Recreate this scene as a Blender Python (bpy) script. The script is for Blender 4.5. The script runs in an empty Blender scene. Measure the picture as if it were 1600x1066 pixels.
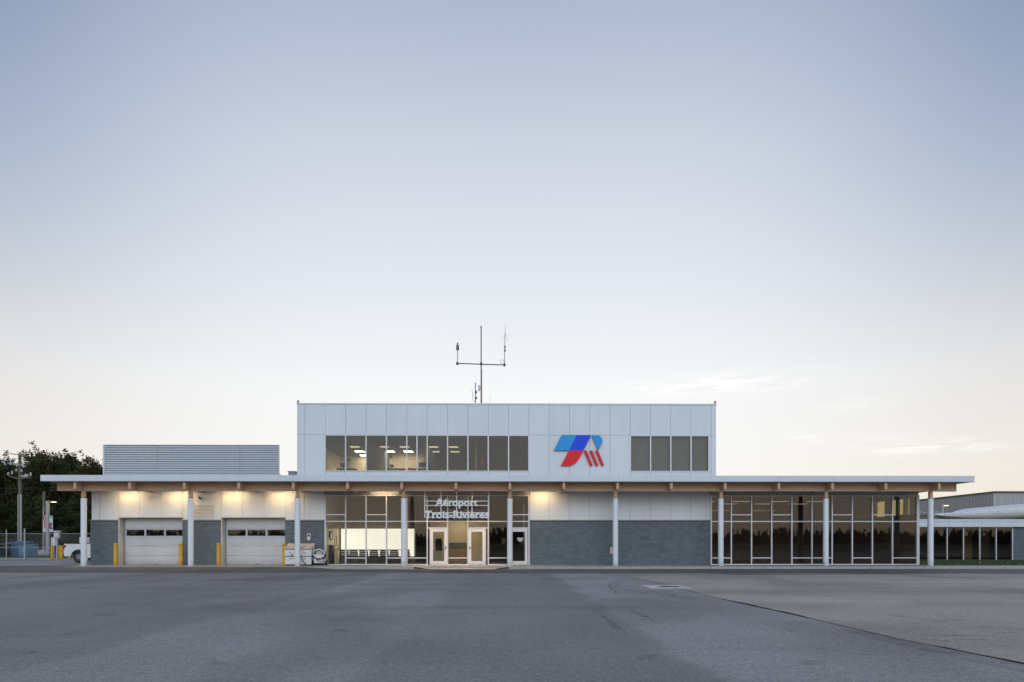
import bpy, bmesh, math, random
from mathutils import Vector, Matrix, noise as mnoise
random.seed(7)
R = math.radians
scn = bpy.context.scene
C = scn.collection

# ------------------------------------------------------------------ camera
CX, CD, CH, YAW, F, HOR = 24.113, 39.322, 1.345, 0.01012, 1066.67, 848.0
cam = bpy.data.cameras.new('camera')
cam_o = bpy.data.objects.new('camera', cam); C.objects.link(cam_o)
cam_o.location = (CX, -CD, CH); cam_o.rotation_euler = (math.pi/2, 0, -YAW)
cam.lens = 24; cam.sensor_width = 36; cam.sensor_fit = 'HORIZONTAL'
cam.shift_y = (HOR-533)/1600; cam.clip_end = 5000; cam.clip_start = 0.1
scn.camera = cam_o

def P(px, py, Y):
    """pixel of the photograph -> (x, z) on the vertical plane at depth Y"""
    u = (px-800)/F; dy = Y+CD
    dx = dy*(math.sin(YAW)+u*math.cos(YAW))/(math.cos(YAW)-u*math.sin(YAW))
    dep = dx*math.sin(YAW)+dy*math.cos(YAW)
    return CX+dx, CH+(HOR-py)*dep/F
def PX(px, Y): return P(px, HOR, Y)[0]
def PZ(px, py, Y): return P(px, py, Y)[1]
def G(px, py, z=-0.13):
    """pixel -> (x, y) on the ground at height z"""
    dep = F*(CH-z)/(py-HOR); u = (px-800)/F
    xr = u*dep
    return CX+xr*math.cos(YAW)+dep*math.sin(YAW), -CD-xr*math.sin(YAW)+dep*math.cos(YAW)

# ------------------------------------------------------------------ world, sun, exposure
SUN_EL, SUN_ANG, SUN_STR = 29, 37, 1.0
w = bpy.data.worlds.new('World'); scn.world = w; w.use_nodes = True
wt = w.node_tree; wn = wt.nodes; wl = wt.links
bg = wn['Background']; bg.inputs[1].default_value = 0.1
sky = wn.new('ShaderNodeTexSky'); sky.sky_type = 'NISHITA'; sky.sun_disc = False
sky.sun_elevation = R(SUN_EL); sky.sun_rotation = R(180); sky.dust_density = 1.0; sky.ozone_density = 1.2
def wm(op, a, b=None, c=None):
    n = wn.new('ShaderNodeMath'); n.operation = op
    for i, v in enumerate((a, b, c)):
        if v is None: continue
        if isinstance(v, (int, float)): n.inputs[i].default_value = v
        else: wl.new(v, n.inputs[i])
    return n.outputs[0]
tc = wn.new('ShaderNodeTexCoord'); sp = wn.new('ShaderNodeSeparateXYZ'); wl.new(tc.outputs['Generated'], sp.inputs[0])
el = wm('ARCSINE', wm('MAXIMUM', wm('MINIMUM', sp.outputs[2], 1), -1))          # elevation, radians
ramp = wn.new('ShaderNodeValToRGB'); wl.new(wm('DIVIDE', el, math.pi/2), ramp.inputs[0])
cr = ramp.color_ramp
stops = [(0.0, (.93, .865, .775)), (5/90, (.99, .95, .895)), (12/90, (.99, .985, .965)), (20/90, (.83, .865, .905)), (29/90, (.67, .715, .80)), (40/90, (.415, .475, .62)), (1.0, (.27, .34, .52))]
cr.elements[0].position = 0; cr.elements[0].color = (*stops[0][1], 1); cr.elements[1].position = 1; cr.elements[1].color = (*stops[-1][1], 1)
for p_, c_ in stops[1:-1]:
    e_ = cr.elements.new(p_); e_.color = (*c_, 1)
# the sky is a little brighter towards the after-glow behind the terminal
horiz = wm('SQRT', wm('ADD', wm('MULTIPLY', sp.outputs[0], sp.outputs[0]), wm('MULTIPLY', sp.outputs[1], sp.outputs[1])))
caz = wm('DIVIDE', sp.outputs[1], wm('MAXIMUM', horiz, 0.001))                  # cos of azimuth from +Y
glow = wn.new('ShaderNodeMapRange'); glow.interpolation_type = 'SMOOTHSTEP'
wl.new(caz, glow.inputs[0]); glow.inputs[1].default_value = 0.76; glow.inputs[2].default_value = 1.0
hi = wn.new('ShaderNodeMapRange'); hi.interpolation_type = 'SMOOTHSTEP'; wl.new(el, hi.inputs[0]); hi.inputs[1].default_value = R(2); hi.inputs[2].default_value = R(34)
side = wn.new('ShaderNodeMix'); side.data_type = 'RGBA'; wl.new(hi.outputs[0], side.inputs[0]); side.inputs[6].default_value = (.95, .90, .85, 1); side.inputs[7].default_value = (.49, .57, .705, 1)
fac = wn.new('ShaderNodeMix'); fac.data_type = 'RGBA'; wl.new(glow.outputs[0], fac.inputs[0]); wl.new(side.outputs[2], fac.inputs[6]); fac.inputs[7].default_value = (1.04, 1.04, 1.04, 1)
# thin cloud wisps, low over the horizon
mp = wn.new('ShaderNodeCombineXYZ'); az = wm('ARCTAN2', sp.outputs[0], sp.outputs[1])
wl.new(wm('MULTIPLY', az, 7.0), mp.inputs[0]); wl.new(wm('MULTIPLY', el, 60.0), mp.inputs[1])
nz = wn.new('ShaderNodeTexNoise'); nz.inputs['Scale'].default_value = 2.0; nz.inputs['Detail'].default_value = 6; nz.inputs['Distortion'].default_value = 0.6
wl.new(mp.outputs[0], nz.inputs['Vector'])
mask = None
for (px, py, sx, sy, amp) in ((1135, 601, 105, 13, 1.0), (1040, 610, 60, 5, .5), (1275, 681, 50, 8, .6), (1465, 697, 105, 8, .9), (1330, 634, 50, 10, .35), (1390, 690, 60, 10, .3)):
    u = (px-800)/F; a0 = math.atan(u)+YAW; e0 = math.atan((HOR-py)/F*math.cos(a0-YAW))
    da = wm('DIVIDE', wm('SUBTRACT', az, a0), sx/F*.85); de = wm('DIVIDE', wm('SUBTRACT', el, e0), sy/F)
    g = wm('MULTIPLY', wm('EXPONENT', wm('MULTIPLY', wm('ADD', wm('MULTIPLY', da, da), wm('MULTIPLY', de, de)), -1.0)), amp)
    mask = g if mask is None else wm('ADD', mask, g)
wisp = wm('MULTIPLY', wm('MAXIMUM', wm('MULTIPLY', wm('SUBTRACT', nz.outputs[0], 0.40), 3.2), 0), mask)
wisp = wm('MINIMUM', wm('MULTIPLY', wisp, 1.6), 0.8)
mixs = wn.new('ShaderNodeMix'); mixs.data_type = 'RGBA'; mixs.inputs[0].default_value = 0.12
vm = wn.new('ShaderNodeVectorMath'); vm.operation = 'SCALE'; vm.inputs[3].default_value = 10.0
tint = wn.new('ShaderNodeMix'); tint.data_type = 'RGBA'; tint.blend_type = 'MULTIPLY'; tint.inputs[0].default_value = 1; wl.new(ramp.outputs[0], tint.inputs[6]); wl.new(fac.outputs[2], tint.inputs[7]); wl.new(tint.outputs[2], vm.inputs[0])
wl.new(vm.outputs[0], mixs.inputs[6]); wl.new(sky.outputs[0], mixs.inputs[7])
mixc = wn.new('ShaderNodeMix'); mixc.data_type = 'RGBA'; wl.new(wisp, mixc.inputs[0]); wl.new(mixs.outputs[2], mixc.inputs[6]); mixc.inputs[7].default_value = (10.6, 10.4, 10.1, 1)
wl.new(mixc.outputs[2], bg.inputs[0])
sun = bpy.data.lights.new('sun', 'SUN'); sun_o = bpy.data.objects.new('sun', sun); C.objects.link(sun_o)
sun.energy = SUN_STR; sun.angle = R(SUN_ANG); sun.color = (0.76, 0.90, 1.0)
sun_o.rotation_euler = (R(90-SUN_EL), 0, R(8)); sun_o.location = (20, -30, 40)
vs = scn.view_settings
scn.display_settings.display_device = 'sRGB'; vs.view_transform = 'Standard'; vs.look = 'None'; vs.exposure = 0; vs.gamma = 1; vs.use_curve_mapping = False
scn.cycles.max_bounces = 8; scn.cycles.transparent_max_bounces = 16; scn.cycles.sample_clamp_indirect = 4

# ------------------------------------------------------------------ materials
MATS = {}
def nodes_of(name):
    m = bpy.data.materials.new(name); m.use_nodes = True; MATS[name] = m
    return m, m.node_tree.nodes, m.node_tree.links, m.node_tree.nodes['Principled BSDF']
def noise_col(n, l, pos, c1, c2, scale, detail=4, stretch=(1, 1, 1), lo=.3, hi=.7):
    mpn = n.new('ShaderNodeMapping'); mpn.inputs['Scale'].default_value = stretch; l.new(pos, mpn.inputs[0])
    t = n.new('ShaderNodeTexNoise'); t.inputs['Scale'].default_value = scale; t.inputs['Detail'].default_value = detail; l.new(mpn.outputs[0], t.inputs['Vector'])
    mr = n.new('ShaderNodeMapRange'); l.new(t.outputs[0], mr.inputs[0]); mr.inputs[1].default_value = lo; mr.inputs[2].default_value = hi
    mx = n.new('ShaderNodeMix'); mx.data_type = 'RGBA'; l.new(mr.outputs[0], mx.inputs[0])
    for i, c in ((6, c1), (7, c2)):
        if isinstance(c, tuple): mx.inputs[i].default_value = (*c, 1)
        else: l.new(c, mx.inputs[i])
    return mx.outputs[2], t.outputs[0]
def mul_col(n, l, a, b, fac=1.0):
    mx = n.new('ShaderNodeMix'); mx.data_type = 'RGBA'; mx.blend_type = 'MULTIPLY'; mx.inputs[0].default_value = fac
    l.new(a, mx.inputs[6]); l.new(b, mx.inputs[7]); return mx.outputs[2]
def mat(name, col, rough=.5, metal=0.0, var=.08, scale=3.0, bump=0.0, bscale=40, stretch=(1, 1, 1), spec=.4, island=0.0, grime=0.0, streak=0.0):
    m, n, l, b = nodes_of(name)
    geo = n.new('ShaderNodeNewGeometry'); pos = geo.outputs['Position']
    c1 = tuple(max(0, c*(1-var)) for c in col); c2 = tuple(min(1, c*(1+var)) for c in col)
    out, _ = noise_col(n, l, pos, c1, c2, scale, 5, stretch)
    if island:
        hs = n.new('ShaderNodeHueSaturation'); l.new(out, hs.inputs['Color'])
        mr = n.new('ShaderNodeMapRange'); l.new(geo.outputs['Random Per Island'], mr.inputs[0]); mr.inputs[3].default_value = 1-island; mr.inputs[4].default_value = 1+island
        l.new(mr.outputs[0], hs.inputs['Value']); out = hs.outputs[0]
    if streak:
        sk, _ = noise_col(n, l, pos, (1-streak,)*3, (1.0, 1.0, 1.0), 1.0, 6, (2.6, 2.6, .22), .33, .55); out = mul_col(n, l, out, sk)
    if grime:
        sz_ = n.new('ShaderNodeSeparateXYZ'); l.new(pos, sz_.inputs[0]); gn = n.new('ShaderNodeTexNoise'); gn.inputs['Scale'].default_value = 5; gn.inputs['Detail'].default_value = 8; l.new(pos, gn.inputs['Vector'])
        ad = n.new('ShaderNodeMath'); ad.operation = 'MULTIPLY_ADD'; l.new(gn.outputs[0], ad.inputs[0]); ad.inputs[1].default_value = -grime; l.new(sz_.outputs[2], ad.inputs[2])
        gm_ = n.new('ShaderNodeMapRange'); l.new(ad.outputs[0], gm_.inputs[0]); gm_.inputs[1].default_value = -grime*.7; gm_.inputs[2].default_value = grime*.25; gm_.inputs[3].default_value = .62; gm_.inputs[4].default_value = 1
        out = mul_col(n, l, out, gm_.outputs[0])
    l.new(out, b.inputs['Base Color'])
    b.inputs['Roughness'].default_value = rough; b.inputs['Metallic'].default_value = metal; b.inputs['Specular IOR Level'].default_value = spec
    if bump:
        t = n.new('ShaderNodeTexNoise'); t.inputs['Scale'].default_value = bscale; t.inputs['Detail'].default_value = 6; l.new(pos, t.inputs['Vector'])
        bp = n.new('ShaderNodeBump'); bp.inputs['Strength'].default_value = bump; bp.inputs['Distance'].default_value = .02; l.new(t.outputs[0], bp.inputs['Height']); l.new(bp.outputs[0], b.inputs['Normal'])
    return m
def emis(name, col, strength):
    m, n, l, b = nodes_of(name); b.inputs['Base Color'].default_value = (.6, .6, .6, 1)
    b.inputs['Emission Color'].default_value = (*col, 1); b.inputs['Emission Strength'].default_value = strength; return m
def glass(name, tint, f0=.04, refl=(1, .95, .92)):
    m, n, l, b = nodes_of(name); n.remove(b)
    geo = n.new('ShaderNodeNewGeometry'); dt = n.new('ShaderNodeVectorMath'); dt.operation = 'DOT_PRODUCT'
    l.new(geo.outputs['Normal'], dt.inputs[0]); l.new(geo.outputs['Incoming'], dt.inputs[1])
    def mth(op, a, b2=None):
        q = n.new('ShaderNodeMath'); q.operation = op
        for i, v in enumerate((a, b2)):
            if v is None: continue
            if isinstance(v, (int, float)): q.inputs[i].default_value = v
            else: l.new(v, q.inputs[i])
        return q.outputs[0]
    sch = mth('ADD', mth('MULTIPLY', mth('POWER', mth('SUBTRACT', 1.0, mth('ABSOLUTE', dt.outputs['Value'])), 5.0), 1-f0), f0)
    tr = n.new('ShaderNodeBsdfTransparent'); tr.inputs[0].default_value = (*tint, 1)
    gl = n.new('ShaderNodeBsdfGlossy'); gl.inputs['Roughness'].default_value = 0.0; gl.inputs['Color'].default_value = (*refl, 1)
    # faint waviness of real panes
    t = n.new('ShaderNodeTexNoise'); t.inputs['Scale'].default_value = 1.3; l.new(geo.outputs['Position'], t.inputs['Vector'])
    bp = n.new('ShaderNodeBump'); bp.inputs['Strength'].default_value = .03; bp.inputs['Distance'].default_value = .02; l.new(t.outputs[0], bp.inputs['Height']); l.new(bp.outputs[0], gl.inputs['Normal'])
    mx = n.new('ShaderNodeMixShader'); l.new(sch, mx.inputs[0]); l.new(tr.outputs[0], mx.inputs[1]); l.new(gl.outputs[0], mx.inputs[2])
    l.new(mx.outputs[0], n['Material Output'].inputs[0]); return m

mat('white_panel', (.75, .79, .84), .42, var=.03, scale=.8, stretch=(1, 1, .35), streak=.03)
mat('white_wall', (.78, .77, .75), .6, var=.03, scale=.7)
mat('wall_core', (.33, .34, .36), .8)
mat('fascia_metal', (.71, .75, .80), .38, var=.03, scale=.6, streak=.03)
mat('drip_edge', (.20, .20, .205), .5)
mat('white_paint', (.75, .79, .84), .45, var=.03, scale=2.5, grime=.5, streak=.02)
mat('aluminium', (.66, .67, .70), .38, metal=.25, var=.03)
mat('door_white', (.74, .74, .76), .45, var=.02, scale=2, grime=.3)
mat('garage_panel', (.60, .60, .62), .5, var=.04, scale=1.2, bump=.05, bscale=25, grime=.5, streak=.05)
mat('jamb_trim', (.62, .58, .53), .5)
mat('jamb_dark', (.24, .26, .29), .5)
mat('steel_grey', (.42, .44, .47), .45, metal=.5, var=.06)
mat('galvanised', (.42, .43, .44), .5, metal=.4, var=.1, scale=8)
mat('dark_metal', (.05, .05, .055), .5)
mat('antenna_brown', (.20, .15, .12), .55)
mat('black_rubber', (.018, .018, .02), .7)
mat('louver', (.62, .66, .71), .45, var=.03, scale=1)
mat('brick', (.140, .170, .196), .75, var=.08, scale=3, bump=.2, bscale=60, island=.13)
mat('mortar', (.085, .09, .10), .9, bump=.2, bscale=80)
mat('concrete', (.36, .35, .335), .85, var=.12, scale=2.2, bump=.12, bscale=70)
mat('concrete_pale', (.42, .41, .39), .85, var=.12, scale=3, bump=.12, bscale=70)
mat('yellow', (.72, .40, .03), .45, var=.1, scale=6, grime=.4)
mat('soffit', (.40, .36, .33), .7)
mat('roof_grey', (.32, .32, .33), .8)
mat('logo_light', (.045, .35, .80), .5, var=.02, spec=.2); mat('logo_blue', (.028, .09, .82), .5, var=.02, spec=.2); mat('logo_red', (.86, .03, .042), .5, var=.02, spec=.2)
mat('logo_return', (.05, .05, .06), .5)
mat('sign_white', (.86, .87, .89), .4, var=.01)
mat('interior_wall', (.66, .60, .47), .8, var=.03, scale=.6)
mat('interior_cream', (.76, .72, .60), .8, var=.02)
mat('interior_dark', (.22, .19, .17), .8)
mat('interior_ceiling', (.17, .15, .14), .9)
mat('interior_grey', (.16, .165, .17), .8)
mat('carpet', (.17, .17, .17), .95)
mat('furniture_dark', (.012, .012, .014), .5)
mat('blind_grey', (.15, .148, .145), .8)
mat('tan_wood', (.36, .25, .13), .6)
mat('wood_pole', (.16, .135, .105), .85, var=.25, scale=4, stretch=(6, 6, .6))
mat('tank_white', (.72, .72, .72), .4, var=.05, scale=3)
mat('tank_lid', (.62, .53, .48), .55)
mat('bin_blue', (.035, .10, .20), .5, var=.1); mat('bin_lightblue', (.10, .22, .34), .5, var=.1); mat('bin_black', (.02, .021, .024), .5)
mat('car_white', (.76, .77, .79), .22, var=.01, spec=.5); mat('car_glass', (.01, .012, .014), .08, spec=.6); mat('tail_red', (.5, .01, .015), .25)
mat('rim', (.10, .10, .105), .4, metal=.6)
mat('hangar', (.44, .44, .455), .6, var=.03, scale=.4)
mat('hangar_trim', (.12, .11, .105), .6)
mat('olive_roof', (.20, .185, .135), .7)
mat('plane_white', (.74, .74, .75), .35, var=.03, scale=.8)
mat('panel_line', (.35, .35, .36), .5)
mat('tar', (.125, .12, .117), .8, var=.3, scale=3, bump=.3, bscale=40)
def worn_mat():
    m, n, l, b = nodes_of('worn'); geo = n.new('ShaderNodeNewGeometry')
    c, f = noise_col(n, l, geo.outputs['Position'], (.11, .105, .10), (.17, .163, .155), 40, 4); l.new(c, b.inputs['Base Color']); b.inputs['Roughness'].default_value = .85
    t = n.new('ShaderNodeTexNoise'); t.inputs['Scale'].default_value = 2.2; t.inputs['Detail'].default_value = 8; l.new(geo.outputs['Position'], t.inputs['Vector'])
    mr = n.new('ShaderNodeMapRange'); l.new(t.outputs[0], mr.inputs[0]); mr.inputs[1].default_value = .38; mr.inputs[2].default_value = .68; mr.inputs[3].default_value = .05; mr.inputs[4].default_value = .30; l.new(mr.outputs[0], b.inputs['Alpha'])
worn_mat()
mat('iron', (.10, .095, .09), .7, bump=.3, bscale=30)
mat('bark', (.07, .055, .042), .9, var=.3, scale=3, stretch=(3, 3, .5))
mat('banner_white', (.66, .66, .66), .7); mat('banner_red', (.45, .02, .05), .7); mat('banner_blue', (.05, .10, .35), .7); mat('banner_cyan', (.25, .50, .58), .7)
mat('purple', (.07, .05, .14), .5); mat('green_bin', (.03, .10, .03), .5)
mat('collar', (.60, .58, .55), .85, var=.15, scale=4, bump=.12, bscale=70)
mat('leaf_litter', (.35, .25, .16), .9, var=.3, scale=20)
mat('red_glow_case', (.3, .02, .02), .5)
emis('lamp_warm', (1.0, .70, .36), 60); emis('lamp_street', (1.0, .62, .28), 9); emis('lamp_spot', (1.0, .66, .38), 2800)
emis('panel_lit', (1.0, .80, .50), 26.0); emis('panel_dim', (1.0, .82, .54), .85); emis('faint_fill', (1.0, .86, .66), .45); emis('pendant_dim', (1.0, .82, .54), .22); emis('hall_fill', (1.0, .86, .62), 14); emis('exit_red', (1.0, .05, .04), .15); emis('added_glow', (1.0, .975, .87), 1.02)  # faint, hall and back wall glows are added fill light
glass('glass_dark', (.80, .77, .74)); glass('glass_clear', (.93, .92, .88)); glass('glass_amber', (.76, .72, .47)); glass('glass_upper', (.85, .86, .86), .055, (.92, .98, 1.0))

def wood_mat(name, axis):
    m, n, l, b = nodes_of(name)
    geo = n.new('ShaderNodeNewGeometry'); pos = geo.outputs['Position']
    st = (.35, 14, 14) if axis == 'x' else ((14, .35, 14) if axis == 'y' else (14, 14, .35))
    c, _ = noise_col(n, l, pos, (.52, .33, .205), (.68, .46, .30), 3, 6, st)
    s = n.new('ShaderNodeSeparateXYZ'); l.new(pos, s.inputs[0])
    q = n.new('ShaderNodeMath'); q.operation = 'FRACT'; d = n.new('ShaderNodeMath'); d.operation = 'MULTIPLY'; d.inputs[1].default_value = 1/.045
    l.new(s.outputs[2 if axis != 'z' else 0], d.inputs[0]); l.new(d.outputs[0], q.inputs[0])
    mr = n.new('ShaderNodeMapRange'); l.new(q.outputs[0], mr.inputs[0]); mr.inputs[1].default_value = 0; mr.inputs[2].default_value = .1; mr.inputs[3].default_value = .78; mr.inputs[4].default_value = 1
    c2 = mul_col(n, l, c, mr.outputs[0]); l.new(c2, b.inputs['Base Color']); b.inputs['Roughness'].default_value = .55
wood_mat('glulam', 'x'); wood_mat('glulam_y', 'y'); wood_mat('glulam_z', 'z')

def asphalt_mat(name, c1, c2, lanes, streak, lane_on=False):
    m, n, l, b = nodes_of(name)
    geo = n.new('ShaderNodeNewGeometry'); pos = geo.outputs['Position']
    base, _ = noise_col(n, l, pos, c1, c2, .35, 8, (1, 1, 1), .25, .75)
    sp1, f1 = noise_col(n, l, pos, (.60, .60, .60), (1.30, 1.30, 1.30), 48, 4)
    sp2, f2 = noise_col(n, l, pos, (.80, .80, .80), (1.15, 1.15, 1.15), 14, 5)
    c = mul_col(n, l, mul_col(n, l, base, sp1), sp2)
    ln, _ = noise_col(n, l, pos, (.86, .86, .86), (1.13, 1.13, 1.13), 1.0, 4, lanes, .32, .68); c = mul_col(n, l, c, ln)
    st, _ = noise_col(n, l, pos, (.80, .80, .80), (1.04, 1.04, 1.04), 1.0, 6, streak, .25, .45); c = mul_col(n, l, c, st)
    # paving lanes of slightly different tone running towards the terminal, with soft ragged edges
    s = n.new('ShaderNodeSeparateXYZ'); l.new(pos, s.inputs[0])
    def mth(op, a, b2):
        q = n.new('ShaderNodeMath'); q.operation = op
        for i, v in enumerate((a, b2)):
            if isinstance(v, (int, float)): q.inputs[i].default_value = v
            elif v is not None: l.new(v, q.inputs[i])
        return q.outputs[0]
    wob = n.new('ShaderNodeTexNoise'); wob.inputs['Scale'].default_value = .45; wob.inputs['Detail'].default_value = 7; l.new(pos, wob.inputs['Vector'])
    u = mth('DIVIDE', mth('ADD', mth('SUBTRACT', s.outputs[0], 18.75), mth('MULTIPLY', mth('SUBTRACT', wob.outputs[0], .5), .9)), 3.9)
    wn1 = n.new('ShaderNodeTexWhiteNoise'); wn1.noise_dimensions = '1D'; l.new(mth('FLOOR', u, None), wn1.inputs['W'])
    wn2 = n.new('ShaderNodeTexWhiteNoise'); wn2.noise_dimensions = '1D'; l.new(mth('ADD', mth('FLOOR', u, None), 1.0), wn2.inputs['W'])
    fr = n.new('ShaderNodeMapRange'); fr.interpolation_type = 'SMOOTHSTEP'; l.new(mth('FRACT', u, None), fr.inputs[0]); fr.inputs[1].default_value = .90; fr.inputs[2].default_value = 1.0
    tone = mth('ADD', mth('MULTIPLY', wn1.outputs[0], mth('SUBTRACT', 1.0, fr.outputs[0])), mth('MULTIPLY', wn2.outputs[0], fr.outputs[0]))
    c = mul_col(n, l, c, mth('ADD', mth('MULTIPLY', tone, .36 if lane_on else .04), .80 if lane_on else .98))
    # dark stains and patches of wear
    bl, _ = noise_col(n, l, pos, (.80, .79, .78), (1.03, 1.03, 1.03), .22, 9, (1, .5, 1), .36, .50); c = mul_col(n, l, c, bl)
    sp3, _ = noise_col(n, l, pos, (.74, .73, .72), (1.0, 1.0, 1.0), 1.6, 8, (1, 1, 1), .28, .36); c = mul_col(n, l, c, sp3)
    l.new(c, b.inputs['Base Color']); b.inputs['Roughness'].default_value = .82; b.inputs['Specular IOR Level'].default_value = .25
    bp = n.new('ShaderNodeBump'); bp.inputs['Strength'].default_value = .5; bp.inputs['Distance'].default_value = .012; l.new(f1, bp.inputs['Height']); l.new(bp.outputs[0], b.inputs['Normal'])
asphalt_mat('asphalt', (.255, .243, .232), (.330, .314, .300), (.30, .012, 1), (.06, .55, 1), True)
asphalt_mat('asphalt_band', (.130, .122, .115), (.170, .160, .150), (.05, .30, 1), (.05, .8, 1))
asphalt_mat('asphalt_old', (.365, .322, .276), (.462, .410, .352), (.03, .35, 1), (.05, 1.1, 1))
mat('field_grass', (.060, .075, .030), .95, var=.25, scale=.5)
mat('lawn', (.048, .080, .022), .95, var=.3, scale=2)
mat('blade', (.055, .10, .025), .8, var=.3, scale=3, island=.3)
def leaf_mat(name, col):
    m, n, l, b = nodes_of(name)
    geo = n.new('ShaderNodeNewGeometry'); oi = n.new('ShaderNodeObjectInfo')
    c, _ = noise_col(n, l, geo.outputs['Position'], tuple(v*.55 for v in col), tuple(v*1.35 for v in col), .6, 3)
    hs = n.new('ShaderNodeHueSaturation'); l.new(c, hs.inputs['Color'])
    mr = n.new('ShaderNodeMapRange'); l.new(geo.outputs['Random Per Island'], mr.inputs[0]); mr.inputs[3].default_value = .78; mr.inputs[4].default_value = 1.18; l.new(mr.outputs[0], hs.inputs['Value'])
    l.new(hs.outputs[0], b.inputs['Base Color']); b.inputs['Roughness'].default_value = .75; b.inputs['Specular IOR Level'].default_value = .15
    tr = n.new('ShaderNodeBsdfTranslucent'); l.new(hs.outputs[0], tr.inputs[0]); mx = n.new('ShaderNodeMixShader'); mx.inputs[0].default_value = .25
    l.new(b.outputs[0], mx.inputs[1]); l.new(tr.outputs[0], mx.inputs[2]); l.new(mx.outputs[0], n['Material Output'].inputs[0])
leaf_mat('leaf_a', (.085, .095, .036)); leaf_mat('leaf_b', (.058, .075, .032)); leaf_mat('leaf_hazed', (.20, .19, .17))  # far leaves paled, haze put into their colour

# ------------------------------------------------------------------ mesh helpers
class MB:
    def __init__(s): s.v = []; s.f = []
    def add(s, v, f):
        k = len(s.v); s.v += [tuple(p) for p in v]; s.f += [tuple(i+k for i in q) for q in f]; return s
    def box(s, x0, x1, y0, y1, z0, z1):
        return s.add([(x0, y0, z0), (x1, y0, z0), (x1, y1, z0), (x0, y1, z0), (x0, y0, z1), (x1, y0, z1), (x1, y1, z1), (x0, y1, z1)],
                     [(0, 3, 2, 1), (4, 5, 6, 7), (0, 1, 5, 4), (1, 2, 6, 5), (2, 3, 7, 6), (3, 0, 4, 7)])
    def tube(s, pts, r, n=8, cap=True):
        pts = [Vector(p) for p in pts]; rs = r if isinstance(r, (list, tuple)) else [r]*len(pts); rings = []
        for i, p in enumerate(pts):
            d = (pts[min(i+1, len(pts)-1)]-pts[max(i-1, 0)]).normalized()
            a = d.cross(Vector((0, 0, 1)) if abs(d.z) < .95 else Vector((1, 0, 0))).normalized(); b = d.cross(a).normalized()
            rings.append([p+rs[i]*(a*math.cos(2*math.pi*k/n)+b*math.sin(2*math.pi*k/n)) for k in range(n)])
        v = [q for rg in rings for q in rg]; f = []
        for i in range(len(pts)-1):
            for k in range(n):
                f.append((i*n+k, i*n+(k+1) % n, (i+1)*n+(k+1) % n, (i+1)*n+k))
        if cap: f += [tuple(range(n))[::-1], tuple(range((len(pts)-1)*n, len(pts)*n))]
        return s.add(v, f)
    def lathe(s, prof, cx, cy, n=24):
        v = []; f = []
        for (r, z) in prof: v += [(cx+r*math.cos(2*math.pi*k/n), cy+r*math.sin(2*math.pi*k/n), z) for k in range(n)]
        for i in range(len(prof)-1):
            for k in range(n): f.append((i*n+k, i*n+(k+1) % n, (i+1)*n+(k+1) % n, (i+1)*n+k))
        f += [tuple(range(n))[::-1], tuple(range((len(prof)-1)*n, len(prof)*n))]
        return s.add(v, f)
    def prism(s, poly, y0, y1):
        """polygon in x,z pushed from y0 to y1"""
        n = len(poly); v = [(x, y0, z) for x, z in poly]+[(x, y1, z) for x, z in poly]
        ar = sum(poly[i][0]*poly[(i+1) % n][1]-poly[(i+1) % n][0]*poly[i][1] for i in range(n))
        f = [tuple(range(n)), tuple(range(n, 2*n))[::-1]]+[(i, n+i, n+(i+1) % n, (i+1) % n) for i in range(n)]
        if ar < 0: f = [q[::-1] for q in f]
        return s.add(v, f)
def wloc(o):
    p = Vector((0, 0, 0))
    while o is not None: p += o.location; o = o.parent
    return p
def obj(name, mb, m, parent=None, smooth=False, bevel=0, local=False):
    me = bpy.data.meshes.new(name)
    off = Vector((0, 0, 0)) if (local or parent is None) else wloc(parent)
    me.from_pydata([tuple(Vector(p)-off) for p in mb.v], [], mb.f); me.update()
    me.materials.append(MATS[m])
    if smooth:
        for p in me.polygons: p.use_smooth = True
        me.set_sharp_from_angle(angle=R(40))
    o = bpy.data.objects.new(name, me); C.objects.link(o); o.parent = parent
    if bevel:
        b = o.modifiers.new('bevel', 'BEVEL'); b.width = bevel; b.segments = 2; b.limit_method = 'ANGLE'
    return o
CACHE = {}
def piece(name, x0, x1, y0, y1, z0, z1, m, parent):
    """a box part; alike pieces share one mesh"""
    d = (round(x1-x0, 3), round(y1-y0, 3), round(z1-z0, 3)); key = (name, d, m)
    if key not in CACHE:
        mb = MB().box(-d[0]/2, d[0]/2, -d[1]/2, d[1]/2, -d[2]/2, d[2]/2)
        me = bpy.data.meshes.new(name); me.from_pydata(mb.v, [], mb.f); me.update(); me.materials.append(MATS[m]); CACHE[key] = me
    o = bpy.data.objects.new(name, CACHE[key]); C.objects.link(o); o.parent = parent
    o.location = Vector(((x0+x1)/2, (y0+y1)/2, (z0+z1)/2))-(wloc(parent) if parent else Vector((0, 0, 0)))
    return o
def tag(o, label, cat, group=None, kind=None):
    if label: o['label'] = label
    if cat: o['category'] = cat
    if group: o['group'] = group
    if kind: o['kind'] = kind
    return o
def thing(name, loc, label, cat, group=None, rz=0):
    o = bpy.data.objects.new(name, None); C.objects.link(o); o.location = loc; o.rotation_euler = (0, 0, rz); o.empty_display_size = .3
    return tag(o, label, cat, group)
def struct(name, mb, m, label=None):
    o = obj(name, mb, m); o['kind'] = 'structure'
    if label: o['label'] = label
    return o
def copy_tree(o, parent=None):
    c = o.copy(); C.objects.link(c); c.parent = parent
    for ch in list(o.children): copy_tree(ch, c)
    return c

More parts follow.
